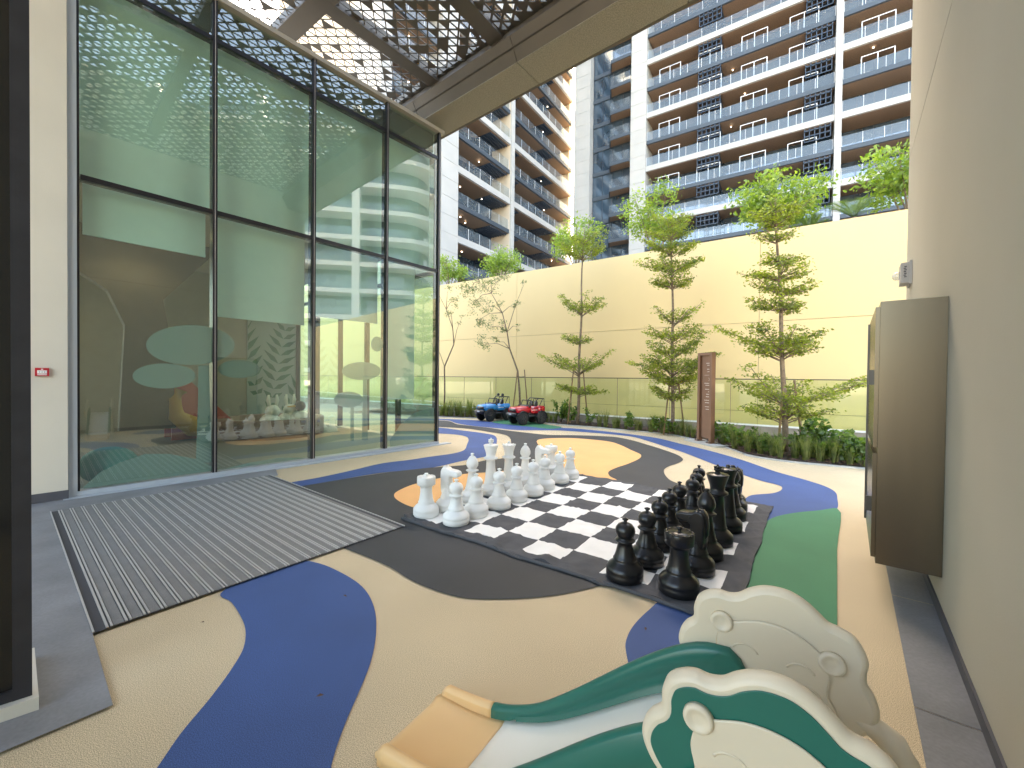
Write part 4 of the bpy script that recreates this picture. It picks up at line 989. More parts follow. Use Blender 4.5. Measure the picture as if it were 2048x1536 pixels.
# ------------------------------------------------------------------ ride-on cars (nose towards +X)
def car(body, label, loc, rz, lights):
    t = thing('toy_car', label, 'toy car', (0, 0, 0), 'ride-on toy cars parked by the planting bed')
    L = lambda mb, n, m, p=t: mb.build(n, m, p)
    X, Y, Z = Vector((1, 0, 0)), Vector((0, 1, 0)), UP
    ch_ = MB().cb((0, 0, .25), (.92, .34, .12), 0, 0, .03); L(ch_, 'chassis', M['bpl'])
    b_ = MB()
    b_.rings([[(.02, y, z) for y, z in ((-.255, .33), (.255, .33), (.26, .44), (.23, .51), (-.23, .51), (-.26, .44))], [(.20, y, z) for y, z in ((-.26, .33), (.26, .33), (.265, .44), (.23, .50), (-.23, .50), (-.265, .44))], [(.50, y, z) for y, z in ((-.25, .33), (.25, .33), (.25, .43), (.215, .475), (-.215, .475), (-.25, .43))], [(.535, y, z) for y, z in ((-.235, .34), (.235, .34), (.235, .42), (.20, .455), (-.20, .455), (-.235, .42))]])
    bd_ = L(b_, 'bonnet', body)
    r_ = MB().cb((-.36, 0, .41), (.30, .52, .19), 0, 0, .03); L(r_, 'rear_body', body)
    for sy in (-1, 1):
        d_ = MB().cb((-.10, sy * .245, .375), (.30, .04, .13), 0, 0, .012); do = L(d_, 'door', body)
        L(MB().cb((-.10, sy * .268, .40), (.20, .008, .012)), 'stripe', M['lens'], do)
        L(MB().cb((0, sy * .25, .235), (.42, .10, .05), 0, 0, .015), 'running_board', M['bpl'])
        L(MB().sphere((.50, sy * .19, .40), .04, 12, 0, (.6, 1, .8)), 'headlight', M['lens'] if lights else M['bpl'])
        L(MB().cb((.12, sy * .30, .50), (.04, .06, .05), 0, 0, .012), 'mirror', M['bpl'])
        for wx in (.33, -.35):
            a = MB(); rs = []
            for k in range(13):
                an = R_(-8 + 196 * k / 12); c_, s_2 = math.cos(an), math.sin(an)
                rs.append([(wx + c_ * .205, sy * .20, .18 + s_2 * .205), (wx + c_ * .205, sy * .315, .18 + s_2 * .20), (wx + c_ * .185, sy * .315, .18 + s_2 * .18), (wx + c_ * .185, sy * .20, .18 + s_2 * .185)])
            a.rings(rs, 0); L(a, 'wheel_arch', M['bpl'])
    g = MB().cb((.535, 0, .395), (.03, .36, .08), 0, 0, .008)
    L(g, 'grille', M['bpl'])
    bu = L(MB().cb((.58, 0, .285), (.09, .52, .10), 0, 0, .025), 'bumper', M['bpl'])
    L(MB().cb((.628, 0, .29), (.006, .13, .04)), 'number_plate', M['plate'], bu)
    ws = MB()
    for y in (-.22, .22): ws.tube([(.10, y, .48), (.03, y, .66)], .013, 8)
    ws.tube([(.03, -.22, .66), (.03, .22, .66)], .013, 8); ws.tube([(.10, -.22, .495), (.10, .22, .495)], .012, 8)
    L(ws, 'windscreen_frame', M['bpl'])
    da = L(MB().cb((.08, 0, .50), (.12, .42, .07), 0, 0, .02), 'dashboard', M['bpl'])
    L(MB().tube([(0 + .03 * math.sin(a), .11 + .07 * math.cos(a), .56 + .06 * math.sin(a)) for a in [2 * math.pi * k / 16 for k in range(17)]], .009, 6), 'steering_wheel', M['bpl'], da)
    for y in (-.11, .11):
        L(MB().cb((-.16, y, .40), (.18, .17, .07), 0, 0, .02).cb((-.25, y, .50), (.06, .17, .26), 0, 0, .025), 'seat', M['bpl'])
    rb = MB()
    for y in (-.22, .22):
        rb.tube([(-.12, y, .50), (-.19, y, .66), (-.25, y, .715), (-.47, y, .70), (-.49, y, .50)], .015, 8)
        rb.tube([(-.30, y, .50), (-.42, y, .70)], .011, 8)
    rb.tube([(-.25, -.22, .715), (-.25, .22, .715)], .014, 8); rb.tube([(-.47, -.22, .70), (-.47, .22, .70)], .014, 8)
    L(rb, 'roll_bar', M['bpl'])
    if not lights:
        for y in (-.12, .12): L(MB().cb((-.27, y, .765), (.07, .10, .08), 0, 0, .02), 'roof_lamp', M['bpl'])
    for wx in (.33, -.35):
        for sy in (-1, 1):
            yc = sy * .25; rs = []
            for r, yy in ((.10, -.052), (.155, -.060), (.172, -.045), (.175, 0), (.172, .045), (.155, .060), (.10, .052)):
                rs.append([(wx + (r + (.006 if (k % 2 and r > .17) else 0)) * math.cos(2 * math.pi * k / 32), yc + yy * -sy, .175 + (r + (.006 if (k % 2 and r > .17) else 0)) * math.sin(2 * math.pi * k / 32)) for k in range(32)])
            if sy > 0: rs = rs
            wh = L(MB().rings(rs, 0), 'wheel', M['rub'])
            rm = MB(); rm.rings([[(wx + r * math.cos(2 * math.pi * k / 20), yc + sy * yy, .175 + r * math.sin(2 * math.pi * k / 20)) for k in range(20)] for r, yy in ((.10, .045), (.095, .058), (.06, .040), (.03, .062), (.005, .064))])
            for k in range(5):
                a = k * 2 * math.pi / 5; rm.tube([(wx + .03 * math.cos(a), yc + sy * .05, .175 + .03 * math.sin(a)), (wx + .095 * math.cos(a), yc + sy * .054, .175 + .095 * math.sin(a))], .012, 6)
            L(rm, 'rim', M['rim'], wh)
    t.location = loc; t.rotation_euler = (0, 0, rz)
    return t
pa_, pb_, pc_ = G(1029, 850), G(1051, 852), G(1083, 848)
hr = (Vector((pb_.x, pb_.y, 0)) - Vector((pc_.x, pc_.y, 0))); hz = math.atan2(hr.y, hr.x)
cc = Vector((.50, 13.25, .0))
car(M['cred'], 'red ride-on toy jeep with black trim beside the planting bed', cc, R_(212), True).scale = (1.04, 1.05, 1.16)
car(M['cblue'], 'blue ride-on toy jeep with two roof lamps, left of the red one', Vector((-.62, 14.25, 0)), R_(219), False).scale = (1.04, 1.05, 1.16)
# ------------------------------------------------------------------ sign totem
f1 = G(1393, 881, .03); f2 = G(1421, 887.5, .03); f1.z = f2.z = 0
TA = (f2 - f1).normalized(); TN = Vector((TA.y, -TA.x, 0))
if TN.y > 0: TN = -TN
ht = onpl(1424, 704, f2, TA).z
tw_ = (f2 - f1).length
to = thing('sign_totem', 'tall brown metal wayfinding sign standing at the edge of the planting bed', 'sign', f1)
struct(MB().poly([f1 - TA * .25 + TN * .16, f2 + TA * .35 + TN * .16, f2 + TA * .35 - TN * .3, f1 - TA * .25 - TN * .3], 0.0, .035).build('concrete_pad', M['kerb'], None))
for a in (0, tw_ - .075):
    po = MB().ob(f1 + TA * a + UP * .04, TA * .075, -TN * .10, UP * (ht - .04)).build('post', M['corten'], to)
    MB().ob(f1 + TA * (a - .03) + TN * .05 + UP * .036, TA * .135, -TN * .20, UP * .012).build('base_plate', M['corten'], po)
    for q in (0, .1): MB().lathe([(.012, 0), (.012, .02), (.004, .026)], f1 + TA * (a - .012 + q) + TN * .025 + UP * .048, 8).build('bolt', M['steel2'], po)
MB().ob(f1 + TA * .077 + UP * (ht - .06), TA * (tw_ - .154), -TN * .10, UP * .06).build('top_bar', M['corten'], to)
bpn = MB().ob(f1 + TA * .077 - TN * .045 + UP * .13, TA * (tw_ - .154), -TN * .02, UP * (ht - .192)).build('panel', M['corten'], to)
tx = MB(); rt = random.Random(9)
def tline(z, w_, x1, h=.012):
    x = x1 - w_
    while x < x1:
        l = rt.uniform(.010, .022); hh = h * rt.choice((.7, 1, 1, 1.25)); tx.ob(f1 + TA * x - TN * .042 + UP * z, TA * min(l, x1 - x) * .85, -TN * .0028, UP * hh); x += l
xr = tw_ - .10
def arrow(z, s):
    for sg in (1, -1): tx.ob(f1 + TA * (xr - .03) - TN * .042 + UP * z, TA * .022 * s + UP * .035 * sg, -TN * .0028, UP * .010)
Hh = lambda y: onpl(1410, y, (f1 + f2) / 2, TA).z
arrow(Hh(719), 1)
for yv, ww in ((727, .14), (731, .11), (739, .11), (744, .11)): tline(Hh(yv), ww, xr)
tx.ob(f1 + TA * (xr - .20) - TN * .042 + UP * Hh(750.5), TA * .2, -TN * .0028, UP * .005)
arrow(Hh(759), -1)
for yv, ww in ((767, .2), (771, .16), (779, .17), (784, .07), (789, .13), (794, .14), (801, .19), (806, .17), (814, .17), (819, .14)): tline(Hh(yv), ww, xr)
tx.build('lettering', M['text'], bpn)
# a few dry leaves blown onto the floor
for k, (x, y) in enumerate(((405, 1245), (1291, 1258), (690, 1192), (377, 1052), (826, 1052), (640, 1392))):
    p = G(x, y, .02); a = k * 1.3; d = Vector((math.cos(a), math.sin(a), 0)) * (.012 + .003 * (k % 3)); n2 = Vector((-d.y, d.x, 0)) * .5
    o = MB().add([p - d, p + n2 + UP * .006, p + d + UP * .003, p - n2 + UP * .005], [(0, 1, 2), (0, 2, 3)]).build('dry_leaf', M['chip'], None)
    tag(o, ['tiny dry leaf on the beige floor left of the wide blue path', 'small dry leaf on the blue path beside the slide', 'dry leaf on the blue path just below the striped entrance mat', 'dry leaf lying on the striped entrance mat', 'dry leaf at the corner of the chess mat', 'tiny dry leaf on the wide blue path near the bottom'][k], 'leaf', 'dry leaves on the floor')
#==PLANTS==
# ------------------------------------------------------------------ trees and plants
NPR = np.random.default_rng(4)
def leafobj(name, C, U, V, m, parent):
    """C centres, U half-length vectors, V half-width vectors: one rhombus leaf each, slightly folded"""
    C, U, V = (np.asarray(a, float) for a in (C, U, V)); n = len(C)
    W = np.cross(U, V); W /= (np.linalg.norm(W, axis=1, keepdims=True) + 1e-9); W *= np.linalg.norm(V, axis=1, keepdims=True) * .35
    vv = np.stack([C - U, C - U * .1 + V + W, C + U, C - U * .1 - V + W], 1).reshape(-1, 3)
    base = np.array(WL[parent.name]); ctr = vv.mean(0)
    me = D.meshes.new(name); me.vertices.add(n * 4); me.vertices.foreach_set('co', (vv - ctr).ravel())
    me.loops.add(n * 4); me.loops.foreach_set('vertex_index', np.arange(n * 4)); me.polygons.add(n)
    me.polygons.foreach_set('loop_start', np.arange(n) * 4); me.polygons.foreach_set('loop_total', np.full(n, 4))
    me.update(calc_edges=True); me.materials.append(m)
    o = D.objects.new(name, me); COL.objects.link(o); o.parent = parent; o.location = tuple(ctr - base); WL[o.name] = Vector(tuple(ctr)); return o
def rdir(n, up=.0, flat=1.0):
    d = NPR.normal(size=(n, 3)); d[:, 2] = d[:, 2] * flat + up; return d / np.linalg.norm(d, axis=1, keepdims=True)
def leaves_at(C, L, asp=.42, up=.1, flat=.5):
    n = len(C); s = L * NPR.uniform(.6, 1.25, (n, 1)); U = rdir(n, up, flat); q = rdir(n, .0, .6); V = np.cross(U, q); V /= np.linalg.norm(V, axis=1, keepdims=True) + 1e-9
    return U * s, V * s * asp
def tier_tree(base, H, tiers, label, leaf, trunk=.045, lean=(0, 0), fork=None, bare_top=False):
    t = thing('tiered_tree', label, 'tree', base, 'slender tiered trees in the planting bed')
    base = Vector(base); tm = MB()
    P = lambda z: base + Vector((lean[0] * z / H + .02 * math.sin(z * 2.3), lean[1] * z / H + .02 * math.sin(z * 1.7 + 1), z))
    zs = [H * k / 14 for k in range(15)]
    tm.tube([P(z) for z in zs], [trunk * (1 - .8 * (z / H)) + .004 for z in zs], 8)
    cs, us_, vs_ = [], [], []
    ex = np.array([1, 0, 0.]);
    for (z, rl, rr_, rise, dens) in tiers:
        nb = 12; ph0 = NPR.uniform(0, 6.28)
        for b in range(nb):
            ph = ph0 + b * 2 * math.pi / nb + NPR.uniform(-.25, .25); c_ = math.cos(ph)
            r = (rr_ if c_ > 0 else rl) * (.72 + .28 * abs(c_)) * NPR.uniform(.55, 1.08)
            d = np.array([math.cos(ph), math.sin(ph) * .9, 0]); zj = NPR.uniform(-.14, .12); s0 = np.array(P(z - r * .16 + zj * .5)); e = np.array(P(z + zj)) + d * r + np.array([0, 0, rise * r * NPR.uniform(.7, 1.7)])
            mid = s0 + d * r * .45 + np.array([0, 0, r * .16 + rise * r * .3])
            pts = [(1 - u) ** 2 * s0 + 2 * u * (1 - u) * mid + u * u * e for u in np.linspace(0, 1, 6)]
            tm.tube([Vector(p) for p in pts], [trunk * .26 * (1 - .75 * k / 5) * (1 - .4 * z / H) + .0022 for k in range(6)], 5)
            n = int(dens * 195 * r); side = np.cross(d, [0, 0, 1])
            # side twigs carry small fans of leaves
            nt = max(4, int(7 * r + 3))
            for q in range(nt):
                u = .28 + .72 * (q + NPR.uniform(0, .8)) / nt; u = min(u, 1.0)
                o = (1 - u) ** 2 * s0 + 2 * u * (1 - u) * mid + u * u * e
                sg = 1 if q % 2 else -1; tl = r * .34 * (1.15 - u) + .06
                te = o + (side * sg * .9 + d * .6) * tl + np.array([0, 0, tl * NPR.uniform(0, .35)])
                tm.tube([Vector(o), Vector(te)], [.0035, .0015], 4, cap=False)
                m_ = max(5, int(n / nt)); f = NPR.uniform(.1, 1.1, (m_, 1))
                c0 = o + (te - o) * f + NPR.normal(size=(m_, 3)) * np.array([.055, .055, .030])
                U, V = leaves_at(c0, leaf, .48, .12, .45); cs.append(c0); us_.append(U); vs_.append(V)
    tm.build('trunk', M['bark'], t)
    leafobj('crown', np.vstack(cs), np.vstack(us_), np.vstack(vs_), M['leafA'], t)
    return t
def stakes(t, base, sp, h, yellow=False):
    for k, (dx, dy) in enumerate(((-sp, -.1), (sp * .9, -.12))):
        s = MB().tube([Vector(base) + Vector((dx * 1.3, dy * 1.4, 0)), Vector(base) + Vector((dx * .55, dy * .5, h * (1 if k else .97)))], [.022, .02], 8)
        o = s.build('stake', M['stake'], t)
    b = Vector(base)
    MB().tube([b + Vector((-sp * .66, -.07, h * .86)), b + Vector((0, .05, h * .85)), b + Vector((sp * .6, -.08, h * .86))], .009, 5).build('tie', M['bpl'], t)
def gb(x, y, z=.03): p = G(x, y, z); return (p.x, p.y, z)
b3 = gb(1155, 848); t3 = tier_tree(b3, 6.2, [(1.05, .80, .80, .10, 1.0), (1.72, 1.20, .95, .42, 1.0), (2.62, .74, .34, .22, .8), (3.55, .80, .82, .55, 1.1), (5.30, .80, .85, .50, 1.3), (5.75, .5, .55, .4, 1.0)], 'slender tiered tree to the right of the red toy jeep, tied to two stakes', .034, .05, (.12, 0)); stakes(t3, b3, .26, 1.9)
b4 = gb(1345, 868); t4 = tier_tree(b4, 5.8, [(.98, .62, .6, .3, 1.0), (1.35, 1.0, 1.2, .3, 1.2), (1.70, 1.15, 1.25, .35, 1.2), (2.10, .85, .95, .4, 1.0), (2.50, .75, .75, .4, .8), (2.95, .5, .7, .5, .6), (3.95, .8, .7, .3, 1.0), (4.35, .85, 1.15, .3, 1.0), (4.8, .8, .75, .35, 1.1), (5.2, .75, .6, .35, 1.1), (5.5, .4, .5, .4, 1.0)], 'dense tiered tree left of the brown sign totem, its lower crown touching the sign', .034, .05, (-.10, 0)); stakes(t4, b4, .22, 1.4)
b5 = gb(1572, 903); t5 = tier_tree(b5, 5.1, [(.72, 1.05, .9, .22, .9), (1.05, 1.15, 1.55, .32, 1.1), (1.95, .7, .75, .25, .7), (2.12, 1.15, .8, .32, 1.2), (2.92, .72, .5, .1, .9), (3.25, .6, .8, .25, .8), (3.55, .78, .6, .1, .8), (3.85, .45, .42, .2, .7), (4.3, .38, .32, .3, .6), (4.62, .5, .62, .35, 1.0), (4.85, .35, .4, .3, 1.0)], 'tiered tree right of the brown sign totem, its wide low branch reaching towards the cabinet', .034, .055, (-.30, 0)); stakes(t5, b5, .20, 1.45)
# leaning acacia and a nearly bare young tree
def acacia(base, path, rads, crown, label, size, nper, stake=True):
    t = thing('young_acacia', label, 'tree', base, None); b = Vector(base); tm = MB()
    tm.tube([b + Vector(p) for p in path], rads, 8)
    cs = []
    for (a, c, r, n) in crown:
        A = b + Vector(path[a]); Cc = b + Vector(c); md = A.lerp(Cc, .5) + Vector((0, 0, .12))
        tm.tube([A, md, Cc], [.014, .009, .004], 5)
        k = max(2, n // 40)
        for q in range(k):
            o = np.array(Cc) + NPR.normal(size=3) * r * .55; tm.tube([md.lerp(Cc, .6), Vector(o)], [.004, .002], 4, cap=False)
            c0 = o + NPR.normal(size=(n // k, 3)) * r * np.array([.36, .3, .26]); cs.append(c0)
    C = np.vstack(cs); U, V = leaves_at(C, size, .4, -.25, .7)
    tm.build('trunk', M['bark'], t); leafobj('crown', C, U, V, M['leafC'], t); return t
b2_ = gb(1041, 836)
a2 = acacia(b2_, [(0, 0, 0), (-.05, 0, 1.0), (-.12, 0, 1.7), (-.42, 0, 2.5), (-.52, 0, 3.1), (-.70, 0, 3.8), (-1.10, 0, 4.5), (-1.55, 0, 4.9)], [.04, .036, .032, .024, .02, .015, .01, .005],
            [(7, (-1.9, 0, 4.6), .30, 380), (7, (-1.6, 0, 5.0), .26, 240), (6, (-1.1, .1, 4.75), .28, 260), (6, (-.75, 0, 5.0), .22, 160), (6, (-1.75, -.1, 4.1), .28, 240), (5, (-1.25, 0, 4.0), .26, 200), (5, (-1.6, 0, 3.5), .24, 150), (4, (-1.15, .1, 3.3), .26, 140), (4, (-.75, 0, 3.35), .20, 120), (3, (-1.35, 0, 2.65), .26, 190), (3, (-.85, 0, 2.75), .16, 70), (5, (-.2, 0, 4.0), .18, 70), (4, (.1, 0, 4.9), .12, 30), (4, (-.1, 0, 3.3), .10, 24)],
            'leaning young acacia behind the toy cars with its crown hanging left', .036, 0); stakes(a2, b2_, .24, 1.75)
b1_ = gb(888, 831)
a1 = acacia(b1_, [(0, 0, 0), (.02, 0, .9), (0, 0, 1.85), (.35, 0, 2.7), (.30, 0, 3.3), (.05, 0, 4.0), (-.25, 0, 4.6)], [.035, .03, .028, .02, .016, .011, .006],
            [(6, (-.3, 0, 4.4), .2, 60), (5, (.35, 0, 4.3), .22, 130), (4, (.2, 0, 3.95), .22, 110), (3, (.55, 0, 3.5), .16, 40), (2, (-.35, 0, 2.6), .14, 30), (5, (.1, 0, 4.7), .18, 60)],
            'thin nearly bare young tree beside the glass corner', .034, 0)
# trees on the podium behind the yellow wall
def podium_tree(x, yb, yt, hw, label, leaf=.07, n=1900, sizek=1.0, group='trees on the podium above the yellow wall'):
    Pp = onpl(x, yb, yp(0, 15.3), YD); sc_ = (Vector((0, 0, 0)) + (Pp - Vector((0, 0, CH)))).dot(_F) / FPX
    top = onpl(x, yt, yp(0, 15.3), YD); H = top.z - 5.1; R = hw * sc_ * 1.1
    base = Vector((Pp.x, Pp.y, 5.1)); t = thing('podium_tree', label, 'tree', base, group)
    MB().lathe([(.22, 0), (.30, .5), (.33, .52), (.33, .60), (.29, .60), (.27, .52)], base, 20).build('pot', M['pot'], t)
    tm = MB(); cs = []; ns = 8
    hc = .62 * H; cz = H - hc * .5
    for k in range(ns):
        a = k * 2 * math.pi / ns + NPR.uniform(-.3, .3); rr2 = R * NPR.uniform(.35, .8); ze = NPR.uniform(.55, .95) * H
        p0 = base + Vector((0, 0, .5)); p1 = base + Vector((math.cos(a) * rr2 * .3, math.sin(a) * rr2 * .3, H * .38)); p2 = base + Vector((math.cos(a) * rr2, math.sin(a) * rr2, ze))
        tm.tube([p0, p1, p1.lerp(p2, .5) + Vector((0, 0, .05)), p2], [.03, .02, .013, .006], 6)
        for q in range(9):
            o = p1.lerp(p2, NPR.uniform(.4, 1)) ; e = np.array(o) + rdir(1, .25, .8)[0] * NPR.uniform(.15, .42) * R
            ctr = np.array(base) + [0, 0, cz]; dd = (e - ctr) / [R, R, hc * .55]; l = np.linalg.norm(dd)
            if l > 1: e = ctr + (e - ctr) / l
            tm.tube([o, Vector(e)], [.007, .003], 4, cap=False)
            m_ = int(max(6, n // (ns * 9)) * 1.5); cs.append(e + NPR.normal(size=(m_, 3)) * R * np.array([.13, .13, .10]))
    C = np.vstack(cs); U, V = leaves_at(C, leaf, .45, -.05, .8)
    tm.build('trunk', M['bark'], t); leafobj('crown', C, U, V, M['leafB'], t)
podium_tree(901, 566, 498, 38, 'small round tree above the wall right beside the glass corner', .065, 1500)
podium_tree(1003, 548, 475, 47, 'open bushy tree above the wall, second from the glass corner', .065, 1500)
podium_tree(1150, 520, 420, 50, 'airy tree above the wall in front of the white corner pier of the apartments', .065, 1600)
podium_tree(1316, 490, 382, 62, 'bright green bushy tree above the wall in front of the tall white pier', .065, 2100)
podium_tree(1556, 455, 340, 84, 'broad leafy tree above the wall behind the top of the tallest tiered tree', .085, 2300)
podium_tree(1822, 430, 278, 86, 'leafy branches above the wall cut off by the beige wall on the right', .085, 1700)
def palm(x, y, label, n=16, L=.95):
    P_ = onpl(x, y, yp(0, 15.0), YD); base = Vector((P_.x, P_.y, 5.1)); t = thing('potted_palm', label, 'palm', base, 'low palms above the yellow wall'); mb = MB(); h0 = P_.z - 5.1 - .15
    for k in range(n):
        a = k * 2.4; tilt = .5 + .5 * ((k * 7) % n) / n; dv = Vector((math.cos(a) * tilt, math.sin(a) * tilt, 1.1 - tilt * .6)).normalized(); pts = [base + UP * h0 + dv * (L * s) + UP * (-.35 * L * s * s * tilt) for s in (0, .25, .5, .75, 1)]
        mb.tube(pts, [.008, .007, .006, .004, .002], 4)
        sd = dv.cross(UP).normalized()
        for q in range(16):
            s = .2 + .8 * q / 16; i = min(3, int(s * 4)); o = pts[i].lerp(pts[i + 1], s * 4 - i); l = .26 * math.sin(math.pi * min(1, s * .85 + .1))
            for g_s in (-1, 1):
                e = o + (sd * g_s + dv * .9 + UP * .2).normalized() * l; wv = dv * .012; mb.add([o - wv, o + wv, e], [(0, 1, 2)])
    mb.build('fronds', M['palm'], t); MB().lathe([(.05, 0), (.06, h0)], base, 8).build('trunk', M['bark'], t)
palm(1708, 424, 'low palm with arching fronds above the wall near the thin white pier', 18, .95)
palm(1622, 448, 'small palm tuft above the wall right of the broad leafy tree', 12, .55)
# grasses and shrubs in the bed
def grass_mb(seed, h=.55, n=85, spread=.16):
    r = random.Random(seed); mb = MB()
    for k in range(n):
        a = r.uniform(0, 6.28); rr_ = r.random() ** .6 * .07; o = Vector((rr_ * math.cos(a), rr_ * math.sin(a), 0)); b = a + r.uniform(-.7, .7); L = h * r.uniform(.6, 1.05); s = spread * r.uniform(.3, 1.3); w_ = r.uniform(.003, .006)
        d = Vector((math.cos(b), math.sin(b), 0)); sdv = Vector((-d.y, d.x, 0)) * w_; P1 = o + d * s * .35 + UP * L * .6; P2 = o + d * s * 1.1 + UP * L
        mb.add([o - sdv, o + sdv, P1 + sdv, P1 - sdv, P2], [(0, 1, 2, 3), (3, 2, 4)])
    return mb
gproto = [grass_mb(s, .56 + .05 * s, 85).build('grass_clump', M['grass'], None, local=True) for s in range(4)]
for g in gproto: COL.objects.unlink(g)
GP = [(883, 831), (893, 832), (903, 832.5), (914, 832), (924, 833), (934, 833.5), (944, 833), (953, 834.5), (889, 829), (919, 829.5), (939, 830),
      (1094, 844), (1102, 843.5), (1111, 845), (1199, 853), (1211, 854), (1229, 856.5), (1236, 855), (1252, 858), (1273, 861), (1281, 860), (1302, 864), (1310, 862), (1325, 867), (1334, 866),
      (1352, 869), (1362, 871), (1375, 874), (1386, 875), (1446, 889), (1455, 886), (1470, 897), (1482, 892), (1496, 904), (1508, 898), (1521, 908), (1533, 902), (1546, 912), (1556, 906), (1560, 916), (1590, 916), (1603, 910), (1612, 921), (1626, 914), (1640, 922), (1652, 917), (1668, 926), (1684, 921), (1700, 930), (1715, 926), (1727, 932)]
rg = random.Random(21)
for k, (x, y) in enumerate(GP):
    o = gproto[k % 4].copy(); COL.objects.link(o); p = G(x, y, .03); o.location = (p.x, p.y, .03); o.rotation_euler = (0, 0, rg.uniform(0, 6.28)); s = rg.uniform(.8, 1.15) * (1.05 if x < 1000 else (.72 if x < 1440 else .74)); o.scale = (s, s, s)
    tag(o, 'tuft of fine ornamental grass growing in the planting bed along the wall', 'grass', 'tufts of ornamental grass in the planting bed')
def shrub(x, y, h, n, label, leaf=.035, R=.22, stems=7):
    p = G(x, y, .03); base = Vector((p.x, p.y, .03)); t = thing('leafy_shrub', label, 'shrub', base, 'leafy shrubs in the planting bed'); tm = MB(); cs = []
    for k in range(stems):
        a = NPR.uniform(0, 6.28); e = base + Vector((math.cos(a) * R * NPR.uniform(.3, 1), math.sin(a) * R * NPR.uniform(.3, 1), h * NPR.uniform(.55, 1.05))); md = base.lerp(e, .5) + Vector((0, 0, .04))
        tm.tube([base, md, e], [.006, .004, .002], 5)
        for q in range(max(2, int(2.4 * n) // stems)):
            u = NPR.uniform(.25, 1.03); o = base.lerp(md, u * 2) if u < .5 else md.lerp(e, u * 2 - 1); cs.append(np.array(o) + NPR.normal(size=3) * [.035, .035, .02])
    C = np.array(cs); U, V = leaves_at(C, leaf * 1.25, .62, .1, .6); tm.build('stems', M['bark'], t); leafobj('foliage', C, U, V, M['leafD'], t)
shrub(1122, 845, .78, 150, 'tall twiggy shrub just right of the red toy jeep', .040, .34, 9)
shrub(1140, 847, .55, 120, 'shrub between the twiggy shrub and the staked tiered tree', .038, .28)
shrub(1180, 851, .55, 60, 'sparse shrub right of the first staked tiered tree', .034, .2)
shrub(1262, 860, .52, 110, 'shrub with broad leaves in the middle of the bed left of the dense tiered tree', .042, .2)
shrub(1318, 866, .42, 90, 'low shrub at the foot of the dense tiered tree', .036, .2)
shrub(1340, 869, .40, 90, 'low shrub left of the sign totem behind the kerb', .036, .2)
shrub(1438, 886, .50, 120, 'shrub directly right of the sign totem', .034, .22)
shrub(1462, 891, .42, 130, 'second shrub right of the sign totem', .034, .22)
shrub(1490, 900, .46, 150, 'bright green shrub below the wide low branch, left of the tallest tiered tree', .034, .24)
shrub(1512, 902, .36, 120, 'low bluish green shrub left of the tallest tiered tree trunk', .032, .22)
shrub(1536, 910, .38, 140, 'low shrub in front of the tallest tiered tree trunk', .032, .22)
shrub(1597, 912, .62, 150, 'leafy shrub just right of the tallest tiered tree trunk', .036, .2)
shrub(1637, 918, .78, 210, 'tall upright shrub with round glossy leaves right of the tallest tiered tree', .040, .16, 8)
shrub(1668, 922, .50, 220, 'broad leaved shrub second from the steel cabinet', .042, .24)
shrub(1698, 928, .55, 260, 'big leafy shrub near the steel cabinet with drooping leaves', .044, .26, 9)
shrub(1722, 932, .50, 200, 'leafy shrub touching the edge of the steel cabinet', .042, .22)
# ------------------------------------------------------------------ things in the playroom
def rp(x, y, z=.03): return G(x, y, z)
for k, (x, y) in enumerate(((0, 0),)): pass
bbp = gp(.32, .55, .03)
MB().sphere((bbp.x, bbp.y, .25), .3, 20, 0, (1, 1, .8)).build('bean_bag', M['teal'], None)
tag(D.objects['bean_bag'], 'round teal bean bag just inside the leftmost pane', 'bean bag')
FA = GA; FD = 4.2
tp = [(238, 862), (352, 856), (345, 700), (326, 600), (432, 505), (436, 462), (140, 440), (140, 530), (215, 580), (250, 650)]
pl0 = gp(0, FD)
TT = [onpl(x, y, pl0, GA) for x, y in tp]; TT = [((p - pl0).dot(GA), max(.03, min(4.34, p.z))) for p in TT]
tcx = MB().vprism(TT, pl0, GA, GN, .25).build('tree_column', M['indark'], None); tag(tcx, 'brown tree shaped column inside the playroom', 'column')
mp = onpl(500, 830, gp(0, 6.9), GA); mp2 = onpl(600, 830, gp(0, 6.9), GA); sm0 = (mp - g0).dot(GA); sm1 = (mp2 - g0).dot(GA)
mu = thing('leaf_mural', 'wall mural of large green leaves at the back of the playroom', 'mural', gp(sm0, 7.0))
MB().ob(gp(sm0, 7.17, .03), GA * (sm1 - sm0), GN * .02, UP * 4.2).build('board', M['mural'], mu)
ml = MB(); rm = random.Random(2)
for (cs_, cz_, ang_) in ((.45, .5, 80), (.2, .9, 105), (.75, .3, 60)):
    L_ = 3.0; c_0 = Vector((sm0 + (sm1 - sm0) * cs_, cz_, 0)); dd = Vector((math.cos(R_(ang_)), math.sin(R_(ang_)), 0))
    for k in range(11):
        for sg in (-1, 1):
            b0 = c_0 + dd * (L_ * k / 11); a = math.atan2(dd.y, dd.x) + sg * .95; l = .62 * math.sin(math.pi * (k + 1.5) / 13); t_e = b0 + Vector((math.cos(a), math.sin(a), 0)) * l; nn = Vector((-math.sin(a), math.cos(a), 0)) * .075
            q = [b0, b0.lerp(t_e, .4) + nn, t_e, b0.lerp(t_e, .4) - nn]
            q = [Vector((min(max(v.x, sm0 + .02), sm1 - .02), min(max(v.y, .1), 4.1), 0)) for v in q]
            ml.add([g0 + GN * 7.165 + GA * v.x + UP * v.y for v in q], [(0, 1, 2, 3)])
ml.build('painted_leaves', M['mleaf'], mu)
